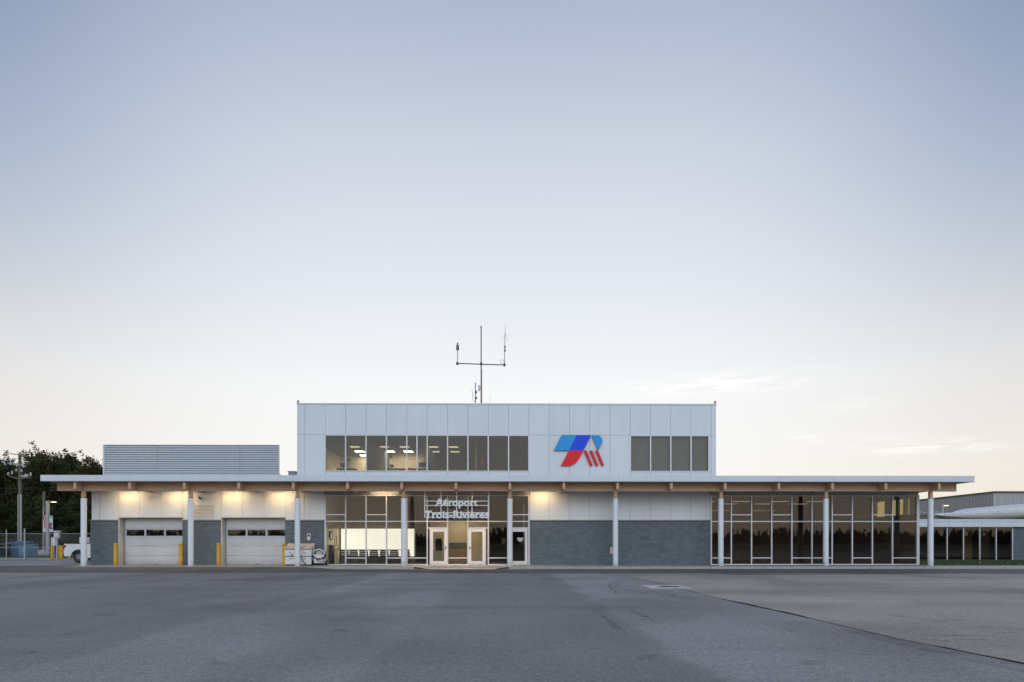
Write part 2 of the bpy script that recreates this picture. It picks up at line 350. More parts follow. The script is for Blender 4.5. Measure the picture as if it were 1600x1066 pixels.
# ------------------------------------------------------------------ constants of the terminal
FY = 1.65                      # front wall plane
X0, MOD = 13.35, 1.2192        # first mullion, panel module
def K(k): return X0+MOD*k
XL, XR = PX(143, FY), PX(1435.5, FY)
UL, UR = PX(464, FY), PX(1119, FY)
ZB, ZSOF, ZROOF, ZTOP = 2.67, 4.78, 5.06, 9.70
REAR_G, REAR = 9.5, 13.0
GZ = -0.13

# ------------------------------------------------------------------ ground
struct('ground', MB().add([(-1500, -1500, GZ-.03), (1500, -1500, GZ-.03), (1500, 1500, GZ-.03), (-1500, 1500, GZ-.03)], [(0, 1, 2, 3)]), 'field_grass')
apron = struct('asphalt_apron', MB().add([(-90, -75, GZ), (150, -75, GZ), (150, 1.0, GZ), (49.5, 1.0, GZ), (49.5, 1.6, GZ), (-1, 1.6, GZ), (-1, 20.4, GZ), (-90, 20.4, GZ)], [tuple(range(8))]), 'asphalt')
KY = -1.3
# darker strip along the kerb
rng = random.Random(3)
def wob(x, s, a): return a*(mnoise.noise((x*s, 3.1, .7)))
xs = [-8+i*1.0 for i in range(0, 104)]
top = [(x, KY-.0, GZ+.004) for x in xs]
bot = [(x, (G(800, 896.5)[1] if x > 27 else G(800, 893+3.5*max(0, min(1, (x-10)/17)))[1])+wob(x, .22, .35)+wob(x, 1.7, .07), GZ+.004) for x in xs]
n_ = len(xs)
struct('asphalt_strip', MB().add(bot+top, [(i, i+1, n_+i+1, n_+i) for i in range(n_-1)]), 'asphalt_band')
# older, browner paving with its ragged edge
edge_px = [(975, 899), (990, 902.5), (1030, 911), (1070, 922.5), (1125, 935), (1175, 946), (1230, 957.5), (1320, 979), (1400, 997.5), (1500, 1017), (1600, 1037), (1700, 1057), (1900, 1100)]
pts = [Vector((*G(*p), 0)) for p in edge_px]
fine = []
for a, b in zip(pts, pts[1:]):
    k = max(2, int((b-a).length/.25))
    for i in range(k): fine.append(a.lerp(b, i/k))
fine.append(pts[-1])
edge = [Vector((p.x+.14*mnoise.noise((p.y*.5, p.x*.2, 0))+.05*mnoise.noise((p.y*3.5, p.x, 4)), p.y+.06*mnoise.noise((p.x*.9, 8, p.y*.5)), 0)) for p in fine]
yb = bot[50][1]-.02
poly = [(p.x, p.y, GZ+.002) for p in edge]
right = [(150, edge[-1].y, GZ+.002), (150, yb, GZ+.002)]
bm = bmesh.new(); vs_ = [bm.verts.new(p) for p in poly+right]; bm.faces.new(vs_); bmesh.ops.triangulate(bm, faces=bm.faces[:])
me = bpy.data.meshes.new('old_asphalt'); bm.to_mesh(me); bm.free(); me.materials.append(MATS['asphalt_old'])
for p in me.polygons: pass
oa = bpy.data.objects.new('old_asphalt', me); C.objects.link(oa); oa['kind'] = 'structure'
# tar along that joint, wider and narrower as it goes
mb = MB(); L = []; Rr = []
for i, p in enumerate(edge):
    d = (edge[min(i+1, len(edge)-1)]-edge[max(i-1, 0)]).normalized(); nn = Vector((-d.y, d.x, 0))
    wd = .010+.028*max(0, mnoise.noise((i*.12, 1.3, 0))+.2)
    L.append(p+nn*wd*.6); Rr.append(p-nn*wd)
mb.add([(p.x, p.y, GZ+.007) for p in L]+[(p.x, p.y, GZ+.007) for p in Rr], [(i, i+1, len(L)+i+1, len(L)+i) for i in range(len(L)-1)])
struct('tar_seam', mb, 'tar')
def trail(name, px_pts, wd, m_, z, jit=0.0, seed=0):
    q = [Vector((*G(*p), 0)) for p in px_pts]; f_ = []
    for a, b in zip(q, q[1:]):
        k = max(2, int((b-a).length/.35))
        for i in range(k): f_.append(a.lerp(b, i/k))
    f_.append(q[-1]); f_ = [p+Vector((jit*mnoise.noise((p.x*1.3, p.y*1.3, seed)), jit*mnoise.noise((p.x*1.3, p.y*1.3, seed+9.5)), 0)) for p in f_]
    A_, B_ = [], []
    for i, p in enumerate(f_):
        d = (f_[min(i+1, len(f_)-1)]-f_[max(i-1, 0)]).normalized(); nn = Vector((-d.y, d.x, 0)); t_ = i/(len(f_)-1); w_ = wd*(.35+.65*math.sin(math.pi*min(1, max(0, t_*.94+.03))))*(1+.22*mnoise.noise((i*.13, seed, 0)))
        A_.append(p+nn*w_/2); B_.append(p-nn*w_/2)
    k = len(A_); par = oa if name == 'hairline_crack' else apron; obj(name, MB().add([(p.x, p.y, z) for p in A_]+[(p.x, p.y, z) for p in B_], [(i, k+i, k+i+1, i+1) for i in range(k-1)]), m_, par)
# darker worn border, tyre marks and hairline cracks
trail('worn_border', [(1330, 983), (1400, 999.5), (1500, 1020), (1600, 1041), (1700, 1062), (1800, 1083)], .8, 'worn', GZ+.0015, .12, 2)
for q in ([(955, 922), (952, 914), (965, 907.5), (990, 904), (1025, 902)], [(963, 930), (958, 920), (968, 911), (995, 906)], [(960, 918), (1010, 927), (1080, 937), (1170, 944)], [(1000, 921), (1060, 932), (1140, 941)]): trail('tyre_mark', q, .16, 'worn', GZ+.0012, .05, q[0][0])
for q in ([(940, 962), (962, 978), (980, 992)], [(985, 953), (1025, 972)], [(20, 921), (130, 908), (280, 893)]): trail('tyre_mark', q, .15, 'worn', GZ+.0012, .08, q[0][0])
rr_ = random.Random(17)
for i in range(34):
    py = 901+105*rr_.random()**1.7; px = rr_.uniform(1060+(py-915)*4.6, 1640); L_ = rr_.uniform(25, 90)
    trail('hairline_crack', [(px, py), (px+L_*.4, py+rr_.uniform(-1, 1.6)), (px+L_, py+rr_.uniform(-1, 2.5))], .022+.012*rr_.random(), 'tar', GZ+.0045, .12, i)

# asphalt rising to the garage threshold
rx0, rx1 = -6, K(-.2)
struct('garage_ramp', MB().add([(rx0-3, -5.5, GZ+.008), (rx1+1.2, -5.5, GZ+.008), (rx1, -.86, -.02), (rx0, -.86, -.02), (rx1+1.6, -.86, GZ+.008), (rx0, 1.55, -.02), (XL-.1, 1.55, -.02), (XL-.1, -.86, -.02)],
      [(0, 1, 2, 3), (1, 4, 2), (3, 7, 6, 5)]), 'asphalt_band')

# pavement under the canopy with its kerb stones and the dropped entrance
side = struct('sidewalk', MB().box(XL-.05, K(-.2), -.85, 1.75, -.2, 0).box(K(-.2), 150, KY+.18, .3 if False else 1.0, -.2, 0).box(K(-.2), XR+.6, 1.0, 1.75, -.2, 0), 'concrete')
dx0, dx1 = G(672, 889.5)[0], G(770, 889.5)[0]
x = K(-.2)
while x < 74:
    x1 = x+1.5
    if not (x1 > dx0-.9 and x < dx1+.9):
        o = piece('kerb_stone', x+.006, x1-.006, KY, KY+.174, -.28, .004, 'concrete_pale', side)
        b = o.modifiers.new('bevel', 'BEVEL'); b.width = .02; b.segments = 2
    else:
        # end pieces cut where the ramp flares begin
        for (a, b_) in ((x, min(x1, dx0-.9)), (max(x, dx1+.9), x1)):
            if b_-a > .1: piece('kerb_stone', a+.006, b_-.006, KY, KY+.174, -.28, .004, 'concrete_pale', side)
    x = x1
ramp_mb = MB().add([(dx0, KY-.35, GZ+.012), (dx1, KY-.35, GZ+.012), (dx1, KY+.95, .006), (dx0, KY+.95, .006), (dx0-.9, KY, .006), (dx0-.9, KY+.95, .006), (dx1+.9, KY, .006), (dx1+.9, KY+.95, .006)],
                   [(0, 1, 2, 3), (4, 0, 3, 5), (1, 6, 7, 2)])
obj('entrance_ramp', ramp_mb, 'concrete_pale', side)
for i in range(22):
    xj = K(-.2)+3.0*i
    piece('pavement_joint', xj-.008, xj+.008, KY+.19, 1.6 if xj < XR else 1.0, -.01, .003, 'tar', side)

# catch basin set in a concrete collar
cbx, cby = G(1047, 917.5)
cb = thing('catch_basin', (cbx, cby, GZ), 'square iron drain grate in a pale concrete collar set in the tarmac', 'drain')
col = MB()
x0_, y0_ = G(1015, 919.5); x1_, _ = G(1079, 919.5); ya = G(1047, 919.6)[1]; yb_ = G(1047, 915.2)[1]
gx0, gx1 = G(1029, 917)[0], G(1061, 917)[0]; gya, gyb = G(1045, 918.4)[1], G(1045, 916.0)[1]
xm0, xm1 = x0_, x1_
t_, b_ = GZ+.016, GZ-.05
for (a, c, e, g_) in ((xm0, xm1, ya, gya), (xm0, xm1, gyb, yb_), (xm0, gx0, gya, gyb), (gx1, xm1, gya, gyb)):
    col.box(a, c, e, g_, b_, t_)
obj('collar', col, 'collar', cb)
fr = MB().box(gx0, gx1, gya, gyb, b_, GZ-.0)
obj('grate_frame', fr, 'dark_metal', cb)
nb = 9
for i in range(nb):
    a = gx0+(gx1-gx0)*(i+.2)/nb; piece('grate_bar', a, a+(gx1-gx0)*.055, gya+.02, gyb-.02, GZ-.0, GZ+.010, 'iron', cb)

# ------------------------------------------------------------------ terminal
T = thing('airport_terminal', (24, FY, 0), 'white panelled airport terminal with grey brick base, two garage doors and glazed halls', 'building')
def wall(x0, x1, y0, y1, z0, z1, m='wall_core', name='wall'): return piece(name, x0, x1, y0, y1, z0, z1, m, T)
BY0, BY1 = FY+.045, FY+.22     # backing wall
g1 = (PX(187.5, FY), PX(285.6, FY)); g2 = (PX(347.5, FY), PX(446.0, FY)); gz = PZ(300, 809.3, FY)
# backing walls round the openings
for a, b_ in ((XL, g1[0]), (g1[1], g2[0]), (g2[1], K(0))): wall(a+.01, b_, BY0, BY1, 0, ZROOF-.1)
for g in (g1, g2): wall(g[0], g[1], BY0, BY1, gz, ZROOF-.1)
wall(K(10), K(19), BY0, BY1, 0, ZROOF-.1)
HEAD = PZ(560, 773.6, FY)
wall(K(0), K(10), BY0, BY1, HEAD, ZROOF-.1); wall(K(19), XR, BY0, BY1, HEAD, ZROOF-.1)
# grey metal closure strip over the glazing
for a, b_ in ((K(0), K(10)), (K(19), XR)): wall(a, b_, FY+.01, BY0, HEAD+.03, ZSOF, 'steel_grey', 'head_flashing')
# white panels of the lower band
def panel(x0, x1, z0, z1, y=FY, m='white_panel'): return piece('wall_panel', x0+.008, x1-.008, y, y+.042, z0+.008, z1-.008, m, T)
PZ0 = ZB+.04
seamL = [XL]+[PX(p, FY) for p in (155.5, 184.6, 218.4, 252.5, 285.5, 315.5, 345.7, 379, 412.6, 446, 475.4)]+[K(0)-.05]
for a, b_ in zip(seamL, seamL[1:]):
    mid = (a+b_)/2
    over = any(g[0]-.1 < mid < g[1]+.1 for g in (g1, g2))
    z0 = gz+.05 if over else PZ0
    panel(a, b_, z0, ZSOF)
for k in range(10, 19): panel(K(k)+(.06 if k == 10 else 0), K(k+1)-(.05 if k == 18 else 0), PZ0, ZSOF)
# brickwork: every brick its own solid, laid in running bond on a mortar bed
def brickwork(x0, x1, ztop, y_face):
    m_ = piece('mortar_bed', x0+.004, x1-.004, y_face+.012, BY0-.001, 0.0, ztop-.005, 'mortar', T)
    bl, bh = .30, .087; r = random.Random(int(x0*100)); mb = MB(); row = 0; z = .008
    while z+bh < ztop:
        x = x0+(-bl/2 if row % 2 else 0)
        while x < x1:
            a, b2 = max(x, x0), min(x+bl-.011, x1)
            if b2-a > .02:
                dy = r.uniform(-.002, .003); mb.box(a, b2, y_face+dy, y_face+.03, z, z+bh)
            x += bl
        z += bh+.013; row += 1
    o = obj('bricks', mb, 'brick', T); o['kind'] = 'stuff'
    wall(x0-.01, x1+.01, y_face-.03, BY0, ztop-.004, ztop+.035, 'concrete_pale', 'sill_course')
BF = FY-.06
brickwork(XL-.03, g1[0]-.05, ZB, BF); brickwork(g1[1]+.0, g2[0]-.05, ZB, BF); brickwork(g2[1]+.0, K(0)-.06, ZB, BF); brickwork(K(10)+.07, K(19)-.05, ZB, BF)
# garage doors
RY = FY+.40
for gi, g in enumerate((g1, g2)):
    wall(g[0]-.05, g[0], FY-.09, RY, 0, gz, 'jamb_trim', 'door_jamb'); wall(g[1], g[1]+.035, FY-.03, RY, 0, gz, 'jamb_trim', 'door_jamb')
    wall(g[0]-.05, g[1]+.035, FY-.09, RY, gz, gz+.045, 'jamb_trim', 'door_head')
    wall(g[0]-.05, g[1]+.05, RY+.2, RY+.3, gz-.15, gz+.1, 'jamb_dark', 'door_lintel')
    D = obj('garage_door', MB().box(g[0]+.001, g[0]+.059, RY-.02, RY+.08, 0, gz-.001).box(g[1]-.059, g[1]-.001, RY-.02, RY+.08, 0, gz-.001), 'jamb_dark', T)
    ys = [810.7, 826.5, 839.6, 853.2, 867.9, 881.7]
    zz = [PZ(240 if gi == 0 else 400, y, RY) for y in ys]; zz[-1] = .01; zz[0] = gz-.02
    xa, xb = g[0]+.06, g[1]-.06
    for i in range(5):
        z1, z0 = zz[i], zz[i+1]
        if i != 1: piece('door_section', xa, xb, RY+.03, RY+.075, z0+.006, z1-.006, 'garage_panel', D)
        else:
            wd = (xb-xa); lite = MB()
            rails = [(z0+.006, z0+.085), (z1-.055, z1-.006)]
            for (a, b2) in rails: lite.box(xa, xb, RY+.03, RY+.075, a, b2)
            cuts = [xa]; pw = (wd-.16-.2)/3
            px_ = [(xa+.08+i3*(pw+.1), xa+.08+i3*(pw+.1)+pw) for i3 in range(3)]
            edges = [xa]+[e for q in px_ for e in q]+[xb]
            for j in range(0, len(edges), 2): lite.box(edges[j], edges[j+1], RY+.03, RY+.075, z0+.085, z1-.055)
            s_ = obj('window_section', lite, 'garage_panel', D)
            for (a, b2) in px_: piece('pane', a+.003, b2-.003, RY+.05, RY+.056, z0+.087, z1-.057, 'glass_clear', D)
    piece('bottom_seal', xa, xb, RY+.035, RY+.07, .0005, .0095, 'black_rubber', D)
    obj('handle', MB().box((xa+xb)/2-.06, (xa+xb)/2+.06, RY+.005, RY+.03, .03, .06), 'dark_metal', D)
# ventilation grille between the garage doors
gx = (PX(302.3, FY), PX(336, FY)); gzz = (PZ(320, 810.5, FY), PZ(320, 788.3, FY))
gr = MB(); t = .045
gr.box(gx[0], gx[1], FY-.03, FY, gzz[0], gzz[0]+t).box(gx[0], gx[1], FY-.03, FY, gzz[1]-t, gzz[1]).box(gx[0], gx[0]+t, FY-.03, FY, gzz[0]+t, gzz[1]-t).box(gx[1]-t, gx[1], FY-.03, FY, gzz[0]+t, gzz[1]-t)
go = obj('vent_grille', gr, 'white_wall', T)
piece('grille_back', gx[0]+t, gx[1]-t, FY-.002, FY-.0005, gzz[0]+t, gzz[1]-t, 'dark_metal', go)
nb = 9
for i in range(nb):
    z = gzz[0]+t+(gzz[1]-gzz[0]-2*t)*(i+.5)/nb
    m_ = MB().add([(gx[0]+t, FY-.028, z-.025), (gx[1]-t, FY-.028, z-.025), (gx[1]-t, FY-.006, z+.034), (gx[0]+t, FY-.006, z+.034), (gx[0]+t, FY-.022, z-.027), (gx[1]-t, FY-.022, z-.027), (gx[1]-t, FY-.002, z+.030), (gx[0]+t, FY-.002, z+.030)],
                  [(0, 1, 2, 3), (7, 6, 5, 4), (0, 4, 5, 1), (3, 2, 6, 7)])
    obj('louver_blade', m_, 'white_wall', go)

# ---- glazing
MW = .068
GYf, GYb = FY-.03, FY+.10
def mull(x, z0, z1, wd=MW): piece('mullion', x-wd/2, x+wd/2, GYf, GYb, z0, z1, 'aluminium', T)
def trans(x0, x1, z, h=.06): piece('transom', x0+MW/2, x1-MW/2, GYf+.004, GYb-.004, z-h/2, z+h/2, 'aluminium', T)
prng = random.Random(31)
def pane(x0, x1, z0, z1, m='glass_dark', y=FY+.045):
    o = piece('pane', x0, x1, y, y+.012, z0, z1, m, T); o.rotation_euler = (prng.gauss(0, .0011), 0, prng.gauss(0, .0016))   # panes never sit perfectly true
ZT1, ZT2, ZLOW, ZS = PZ(800, 804.4, FY), PZ(800, 814.9, FY), PZ(800, 872, FY), .06
ZD = PZ(700, 825, FY)
def bay(x0, x1, cuts, m='glass_dark', zb=ZS):
    zs = [zb]+sorted(cuts)+[HEAD]
    for z in cuts: trans(x0, x1, z)
    for a, b_ in zip(zs, zs[1:]):
        pane(x0+MW/2, x1-MW/2, a+(.03 if a > zb else .0), b_-.03, m)
    trans(x0, x1, HEAD-.03+.0)
    if zb == ZS: trans(x0, x1, ZS-.028, .055)
for k in range(0, 11): mull(K(k), 0.002, HEAD+.02, .09 if k in (0, 10) else MW)
gm = 'glass_clear'
bay(K(0), K(1), [ZT2, ZT1], gm); bay(K(1), K(2), [ZLOW, ZT2], gm); bay(K(2), K(3), [ZT2, ZT1], gm); bay(K(3), K(4), [ZLOW, ZT2], gm); bay(K(4), K(5), [ZLOW, ZT2], gm)
bay(K(6), K(7), [ZLOW, ZT2], gm); bay(K(8), K(9), [ZLOW, ZT2])
def leaf(x0, x1, hinge_right, pane_m, words=False):
    """a glazed door leaf"""
    Y0, Y1 = FY-.01, FY+.045; zt = ZD-.035; f = MB()
    st = .155
    f.box(x0, x0+st, Y0, Y1, .012, zt).box(x1-st, x1, Y0, Y1, .012, zt).box(x0+st, x1-st, Y0, Y1, zt-.19, zt).box(x0+st, x1-st, Y0, Y1, .012, .235)
    d = obj('door', f, 'door_white', T)
    piece('pane', x0+st-.004, x1-st+.004, FY+.015, FY+.027, .231, zt-.186, pane_m, d)
    hx = x0+.075 if hinge_right else x1-.075; s = 1 if hinge_right else -1
    obj('handle', MB().box(hx-.025, hx+.025, Y0-.012, Y0, .95, 1.14).box(hx-.01, hx+s*.14, Y0-.05, Y0-.03, .99, 1.01).box(hx-.01, hx+.01, Y0-.04, Y0-.01, .99, 1.01), 'dark_metal', d)
    hg = x1+.004 if hinge_right else x0-.004
    for z in (.22, 1.1, zt-.15): piece('hinge', hg-.018, hg+.018, Y0-.016, Y0-.001, z-.07, z+.07, 'steel_grey', d)
    return d
def door_bay(k, leaf_left, pane_m):
    a, b_ = K(k), K(k+1)
    trans(a, b_, ZT2); trans(a, b_, ZD, .065); trans(a, b_, HEAD-.03)
    pane(a+MW/2, b_-MW/2, ZT2+.03, HEAD-.06, 'glass_dark'); pane(a+MW/2, b_-MW/2, ZD+.033, ZT2-.03, 'glass_dark')
    if leaf_left:      # narrow side light beside the hinge
        piece('door_post', a+.145, a+.185, GYf+.004, GYb-.004, .002, ZD-.033, 'aluminium', T); pane(a+MW/2, a+.145, .03, ZD-.033, 'glass_dark'); return leaf(a+.19, b_-MW/2-.006, False, pane_m)
    piece('door_post', b_-.185, b_-.145, GYf+.004, GYb-.004, .002, ZD-.033, 'aluminium', T); pane(b_-.145, b_-MW/2, .03, ZD-.033, 'glass_dark'); return leaf(a+MW/2+.006, b_-.19, True, pane_m)
door_bay(5, True, 'glass_clear'); door_bay(7, False, 'glass_clear')
trans(K(9), K(10), ZT2); trans(K(9), K(10), ZT1); trans(K(9), K(10), ZD, .065); trans(K(9), K(10), HEAD-.03)
pane(K(9)+MW/2, K(10)-MW/2, ZT1+.03, HEAD-.06); pane(K(9)+MW/2, K(10)-MW/2, ZT2+.03, ZT1-.03); pane(K(9)+MW/2, K(10)-MW/2, ZD+.033, ZT2-.03)
dr = leaf(K(9)+MW/2+.05, K(10)-MW/2-.05, True, 'glass_dark')
dr['label'] = 'staff door with three lines of white lettering and a paper notice on its pane'
for k in range(19, 29): mull(K(k), 0.002, HEAD+.02, .09 if k == 19 else MW)
mull(XR-.05, .002, HEAD+.02, .16)
KB = [K(k) for k in range(19, 29)]+[XR-.05]
for i in range(10):
    low = i in (0, 2, 4, 5, 7, 9); up = i in (1, 3, 6, 8)
    bay(KB[i], KB[i+1], ([ZLOW] if low else [])+[ZT2]+([ZT1] if up else []))

# ---- upper storey
U0, U1, U2, U3 = ZROOF, PZ(700, 679.7, FY), PZ(700, 632.6, FY), ZTOP
W0, W1 = PZ(700, 735.6, FY), PZ(700, 681.2, FY)
xs_ = [UL]+[K(k) for k in range(-1, 20)]+[UR]
WIN = ((0, 10), (15, 19))
for i, (a, b_) in enumerate(zip(xs_, xs_[1:])):
    k = i-2
    panel(a, b_, U1, U2)
    if any(p <= k < q for p, q in WIN): panel(a, b_, U0, W0-.055)
    else: panel(a, b_, U0, U1)
piece('parapet_cap', UL-.02, UR+.02, FY-.025, FY+.4, U2+.004, U3, 'fascia_metal', T)
piece('parapet_cap', UL-.02, UL+.38, FY+.402, REAR+.02, U2+.004, U3, 'fascia_metal', T); piece('parapet_cap', UR-.38, UR+.02, FY+.402, REAR+.02, U2+.004, U3, 'fascia_metal', T)
# structure behind the panels
wall(UL+.01, K(0)-.02, BY0, BY1, U0-.05, U2); wall(K(0)-.02, K(10)+.02, BY0, BY1, U0-.05, W0-.06); wall(K(0)-.02, K(10)+.02, BY0, BY1, W1+.06, U2)
wall(K(10)+.02, K(15)-.02, BY0, BY1, U0-.05, U2); wall(K(15)-.02, K(19)+.02, BY0, BY1, U0-.05, W0-.06); wall(K(15)-.02, K(19)+.02, BY0, BY1, W1+.06, U2); wall(K(19)+.02, UR-.01, BY0, BY1, U0-.05, U2)
wall(UL, UL+.2, BY1, REAR, U0-.05, U2, 'white_panel', 'side_wall'); wall(UR-.2, UR, BY1, REAR, U0-.05, U2, 'white_panel', 'side_wall'); wall(UL+.2, UR-.2, REAR-.2, REAR, U0-.05, U2, 'white_panel', 'rear_wall')
wall(UL+.2, UR-.2, BY1, REAR-.2, U2-.5, U2-.3, 'roof_grey', 'roof')
for (ka, kb) in WIN:
    xa, xb = K(ka), K(kb)-(.14 if kb == 19 else 0)
    if kb == 19: panel(K(19)-.10, K(19), W0-.05, U1)
    fy0, fy1 = FY-.035, FY+.09
    for (z0, z1) in ((W0-.055, W0), (W1, W1+.05)): piece('window_rail', xa-.04, xb+.05, fy0, fy1, z0, z1, 'aluminium', T)
    cuts = [K(k) for k in range(ka, kb)]+[xb]
    if ka == 0: cuts = sorted(cuts+[K(4.5)])
    for c in cuts: piece('window_mullion', c-.035, c+.035, fy0+.003, fy1-.003, W0, W1, 'aluminium', T)
    for a, b_ in zip(cuts, cuts[1:]):
        piece('pane', a+.035, b_-.035, FY+.03, FY+.042, W0, W1, 'glass_upper', T).rotation_euler = (prng.gauss(0, .003), 0, prng.gauss(0, .003))

# ---- outer shell, roofs and partitions of the ground floor
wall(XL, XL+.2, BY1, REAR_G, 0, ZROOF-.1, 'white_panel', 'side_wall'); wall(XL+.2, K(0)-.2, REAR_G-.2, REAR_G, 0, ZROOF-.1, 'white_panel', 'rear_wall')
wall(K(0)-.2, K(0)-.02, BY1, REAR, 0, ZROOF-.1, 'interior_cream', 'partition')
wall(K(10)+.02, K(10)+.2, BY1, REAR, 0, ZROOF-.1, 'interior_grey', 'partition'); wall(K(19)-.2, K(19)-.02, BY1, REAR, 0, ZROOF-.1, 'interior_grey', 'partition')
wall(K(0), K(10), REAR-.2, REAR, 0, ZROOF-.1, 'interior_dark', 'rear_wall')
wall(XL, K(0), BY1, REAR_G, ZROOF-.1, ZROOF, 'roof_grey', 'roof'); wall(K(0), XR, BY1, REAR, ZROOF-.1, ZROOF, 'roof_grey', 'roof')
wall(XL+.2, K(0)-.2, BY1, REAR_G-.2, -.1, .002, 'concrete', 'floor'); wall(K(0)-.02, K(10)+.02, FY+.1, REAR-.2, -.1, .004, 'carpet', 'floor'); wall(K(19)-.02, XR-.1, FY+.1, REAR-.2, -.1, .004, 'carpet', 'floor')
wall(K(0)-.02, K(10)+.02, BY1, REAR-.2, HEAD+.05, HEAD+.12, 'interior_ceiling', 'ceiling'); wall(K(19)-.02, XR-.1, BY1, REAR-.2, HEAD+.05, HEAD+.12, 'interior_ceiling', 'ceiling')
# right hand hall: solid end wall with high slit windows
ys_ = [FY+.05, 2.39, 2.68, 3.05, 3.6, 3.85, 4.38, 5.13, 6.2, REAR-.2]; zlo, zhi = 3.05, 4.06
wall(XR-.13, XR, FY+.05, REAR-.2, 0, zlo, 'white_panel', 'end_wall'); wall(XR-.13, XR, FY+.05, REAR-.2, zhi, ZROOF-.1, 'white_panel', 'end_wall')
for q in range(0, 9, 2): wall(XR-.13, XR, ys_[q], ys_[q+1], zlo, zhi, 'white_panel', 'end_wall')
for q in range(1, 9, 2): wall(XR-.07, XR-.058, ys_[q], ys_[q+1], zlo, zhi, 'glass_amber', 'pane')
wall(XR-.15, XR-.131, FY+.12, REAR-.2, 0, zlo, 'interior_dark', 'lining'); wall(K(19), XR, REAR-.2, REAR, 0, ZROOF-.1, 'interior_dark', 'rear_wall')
for px in (1116, 1134, 1178, 1190, 1205):
    x, z = P(px, 798, 6.0); t_ = thing('pendant_light', (x, 6.0, z), 'dim slim pendant light inside the dark glazed hall', 'light', 'pendants in the glazed hall')
    piece('tube', x-.25, x+.25, 5.98, 6.02, z-.02, z+.02, 'pendant_dim', t_); obj('cord', MB().tube([(x, 6, z+.02), (x, 6, HEAD+.05)], .006, 5), 'dark_metal', t_)
for i_ in range(8):  # ceiling panels added to lighten the hall interior
    x = K(20.3+1.25*(i_ % 4)*1.7); y = 8.2 if i_ < 4 else 11.2; z = HEAD+.05
    t_ = thing('fill_panel', (x, y, z), 'faint ceiling panel added to brighten the dark glazed hall', 'light', 'added fill panels in the glazed hall')
    piece('frame', x-.62, x+.62, y-.32, y+.32, z-.03, z-.001, 'white_paint', t_); piece('diffuser', x-.6, x+.6, y-.3, y+.3, z-.036, z-.031, 'faint_fill', t_)
# ---- waiting hall
BW = 5.1
z_top = PZ(590, 826.3, BW)
xb0, xb1 = PX(532.5, BW), PX(647, BW)
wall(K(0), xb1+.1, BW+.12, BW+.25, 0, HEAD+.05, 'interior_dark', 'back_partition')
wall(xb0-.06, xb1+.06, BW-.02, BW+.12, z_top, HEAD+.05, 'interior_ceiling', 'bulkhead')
bl = thing('glow_panels', ((xb0+xb1)/2, BW, 0), 'wide white panel glowing by added emission at the back of the waiting hall', 'blind')  # emission stands in for light falling on the bright back wall
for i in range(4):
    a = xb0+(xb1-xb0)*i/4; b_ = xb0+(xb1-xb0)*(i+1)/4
    piece('glow_panel', a+.004, b_-.004, BW+.06, BW+.075, .46, z_top, 'added_glow', bl)
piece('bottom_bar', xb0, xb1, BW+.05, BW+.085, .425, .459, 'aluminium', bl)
# dropped ceiling, added fill lights hidden behind its lip, side wall with a door
piece('dropped_ceiling', K(0), xb1+.06, 2.3, BW-.03, 2.27, 2.36, 'interior_ceiling', T); piece('ceiling_lip', K(0), xb1+.06, 2.24, 2.299, 2.195, 2.40, 'interior_ceiling', T); piece('skirting', K(0), xb1+.1, BW+.04, BW+.119, .005, .42, 'interior_ceiling', T)
for i_, (xq, yq) in enumerate(((K(0)+.7, 2.9), (K(0)+.7, 4.2), (K(1.9), 3.6), (K(3.2), 3.6))):
    t_ = thing('downlight', (xq, yq, 2.27), 'flush square light added to the dropped ceiling to brighten the waiting hall', 'light', 'added fill lights in the waiting hall')
    piece('frame', xq-.22, xq+.22, yq-.22, yq+.22, 2.262, 2.269, 'white_paint', t_); piece('diffuser', xq-.2, xq+.2, yq-.2, yq+.2, 2.257, 2.2615, 'hall_fill' if i_ < 2 else 'panel_dim', t_)
xw_ = K(0)
rd = obj('interior_door', MB().box(xw_-.01, xw_+.03, 3.9, 4.75, .01, 2.05), 'interior_wall', T)
piece('pane', xw_+.031, xw_+.036, 4.1, 4.3, 1.1, 1.8, 'interior_grey', rd); piece('handle', xw_+.031, xw_+.08, 4.62, 4.68, .95, 1.05, 'dark_metal', rd)
cab = thing('vending_cabinet', (K(0)+.3, 2.75, 0), 'black upright cabinet standing in the waiting hall by the brick wall', 'cabinet')
obj('cabinet_body', MB().box(K(0)+.02, K(0)+.22, 2.5, 3.0, .06, 1.2).box(K(0)+.04, K(0)+.20, 2.55, 2.95, 0, .06), 'furniture_dark', cab, bevel=.01); piece('cabinet_door', K(0)+.04, K(0)+.20, 2.485, 2.5, .1, 1.15, 'dark_metal', cab)
tv = thing('wall_screen', (K(0)+.1, 2.5, 1.9), 'dark flat screen on a bracket high up in the waiting hall', 'screen')
obj('screen_panel', MB().box(K(0)+.03, K(0)+.12, 2.35, 2.42, 1.62, 2.05), 'furniture_dark', tv); piece('bracket', K(0)+.005, K(0)+.06, 2.421, 2.5, 1.8, 1.85, 'dark_metal', tv)
nb_ = thing('notice_board', (K(0)+.02, 3.0, 1.8), 'grey notice board on the cream side wall of the waiting hall', 'board')
piece('board', xw_+.002, xw_+.02, 2.75, 3.3, 1.5, 2.05, 'blind_grey', nb_); piece('sheet', xw_+.021, xw_+.024, 2.85, 3.05, 1.6, 1.9, 'sign_white', nb_)
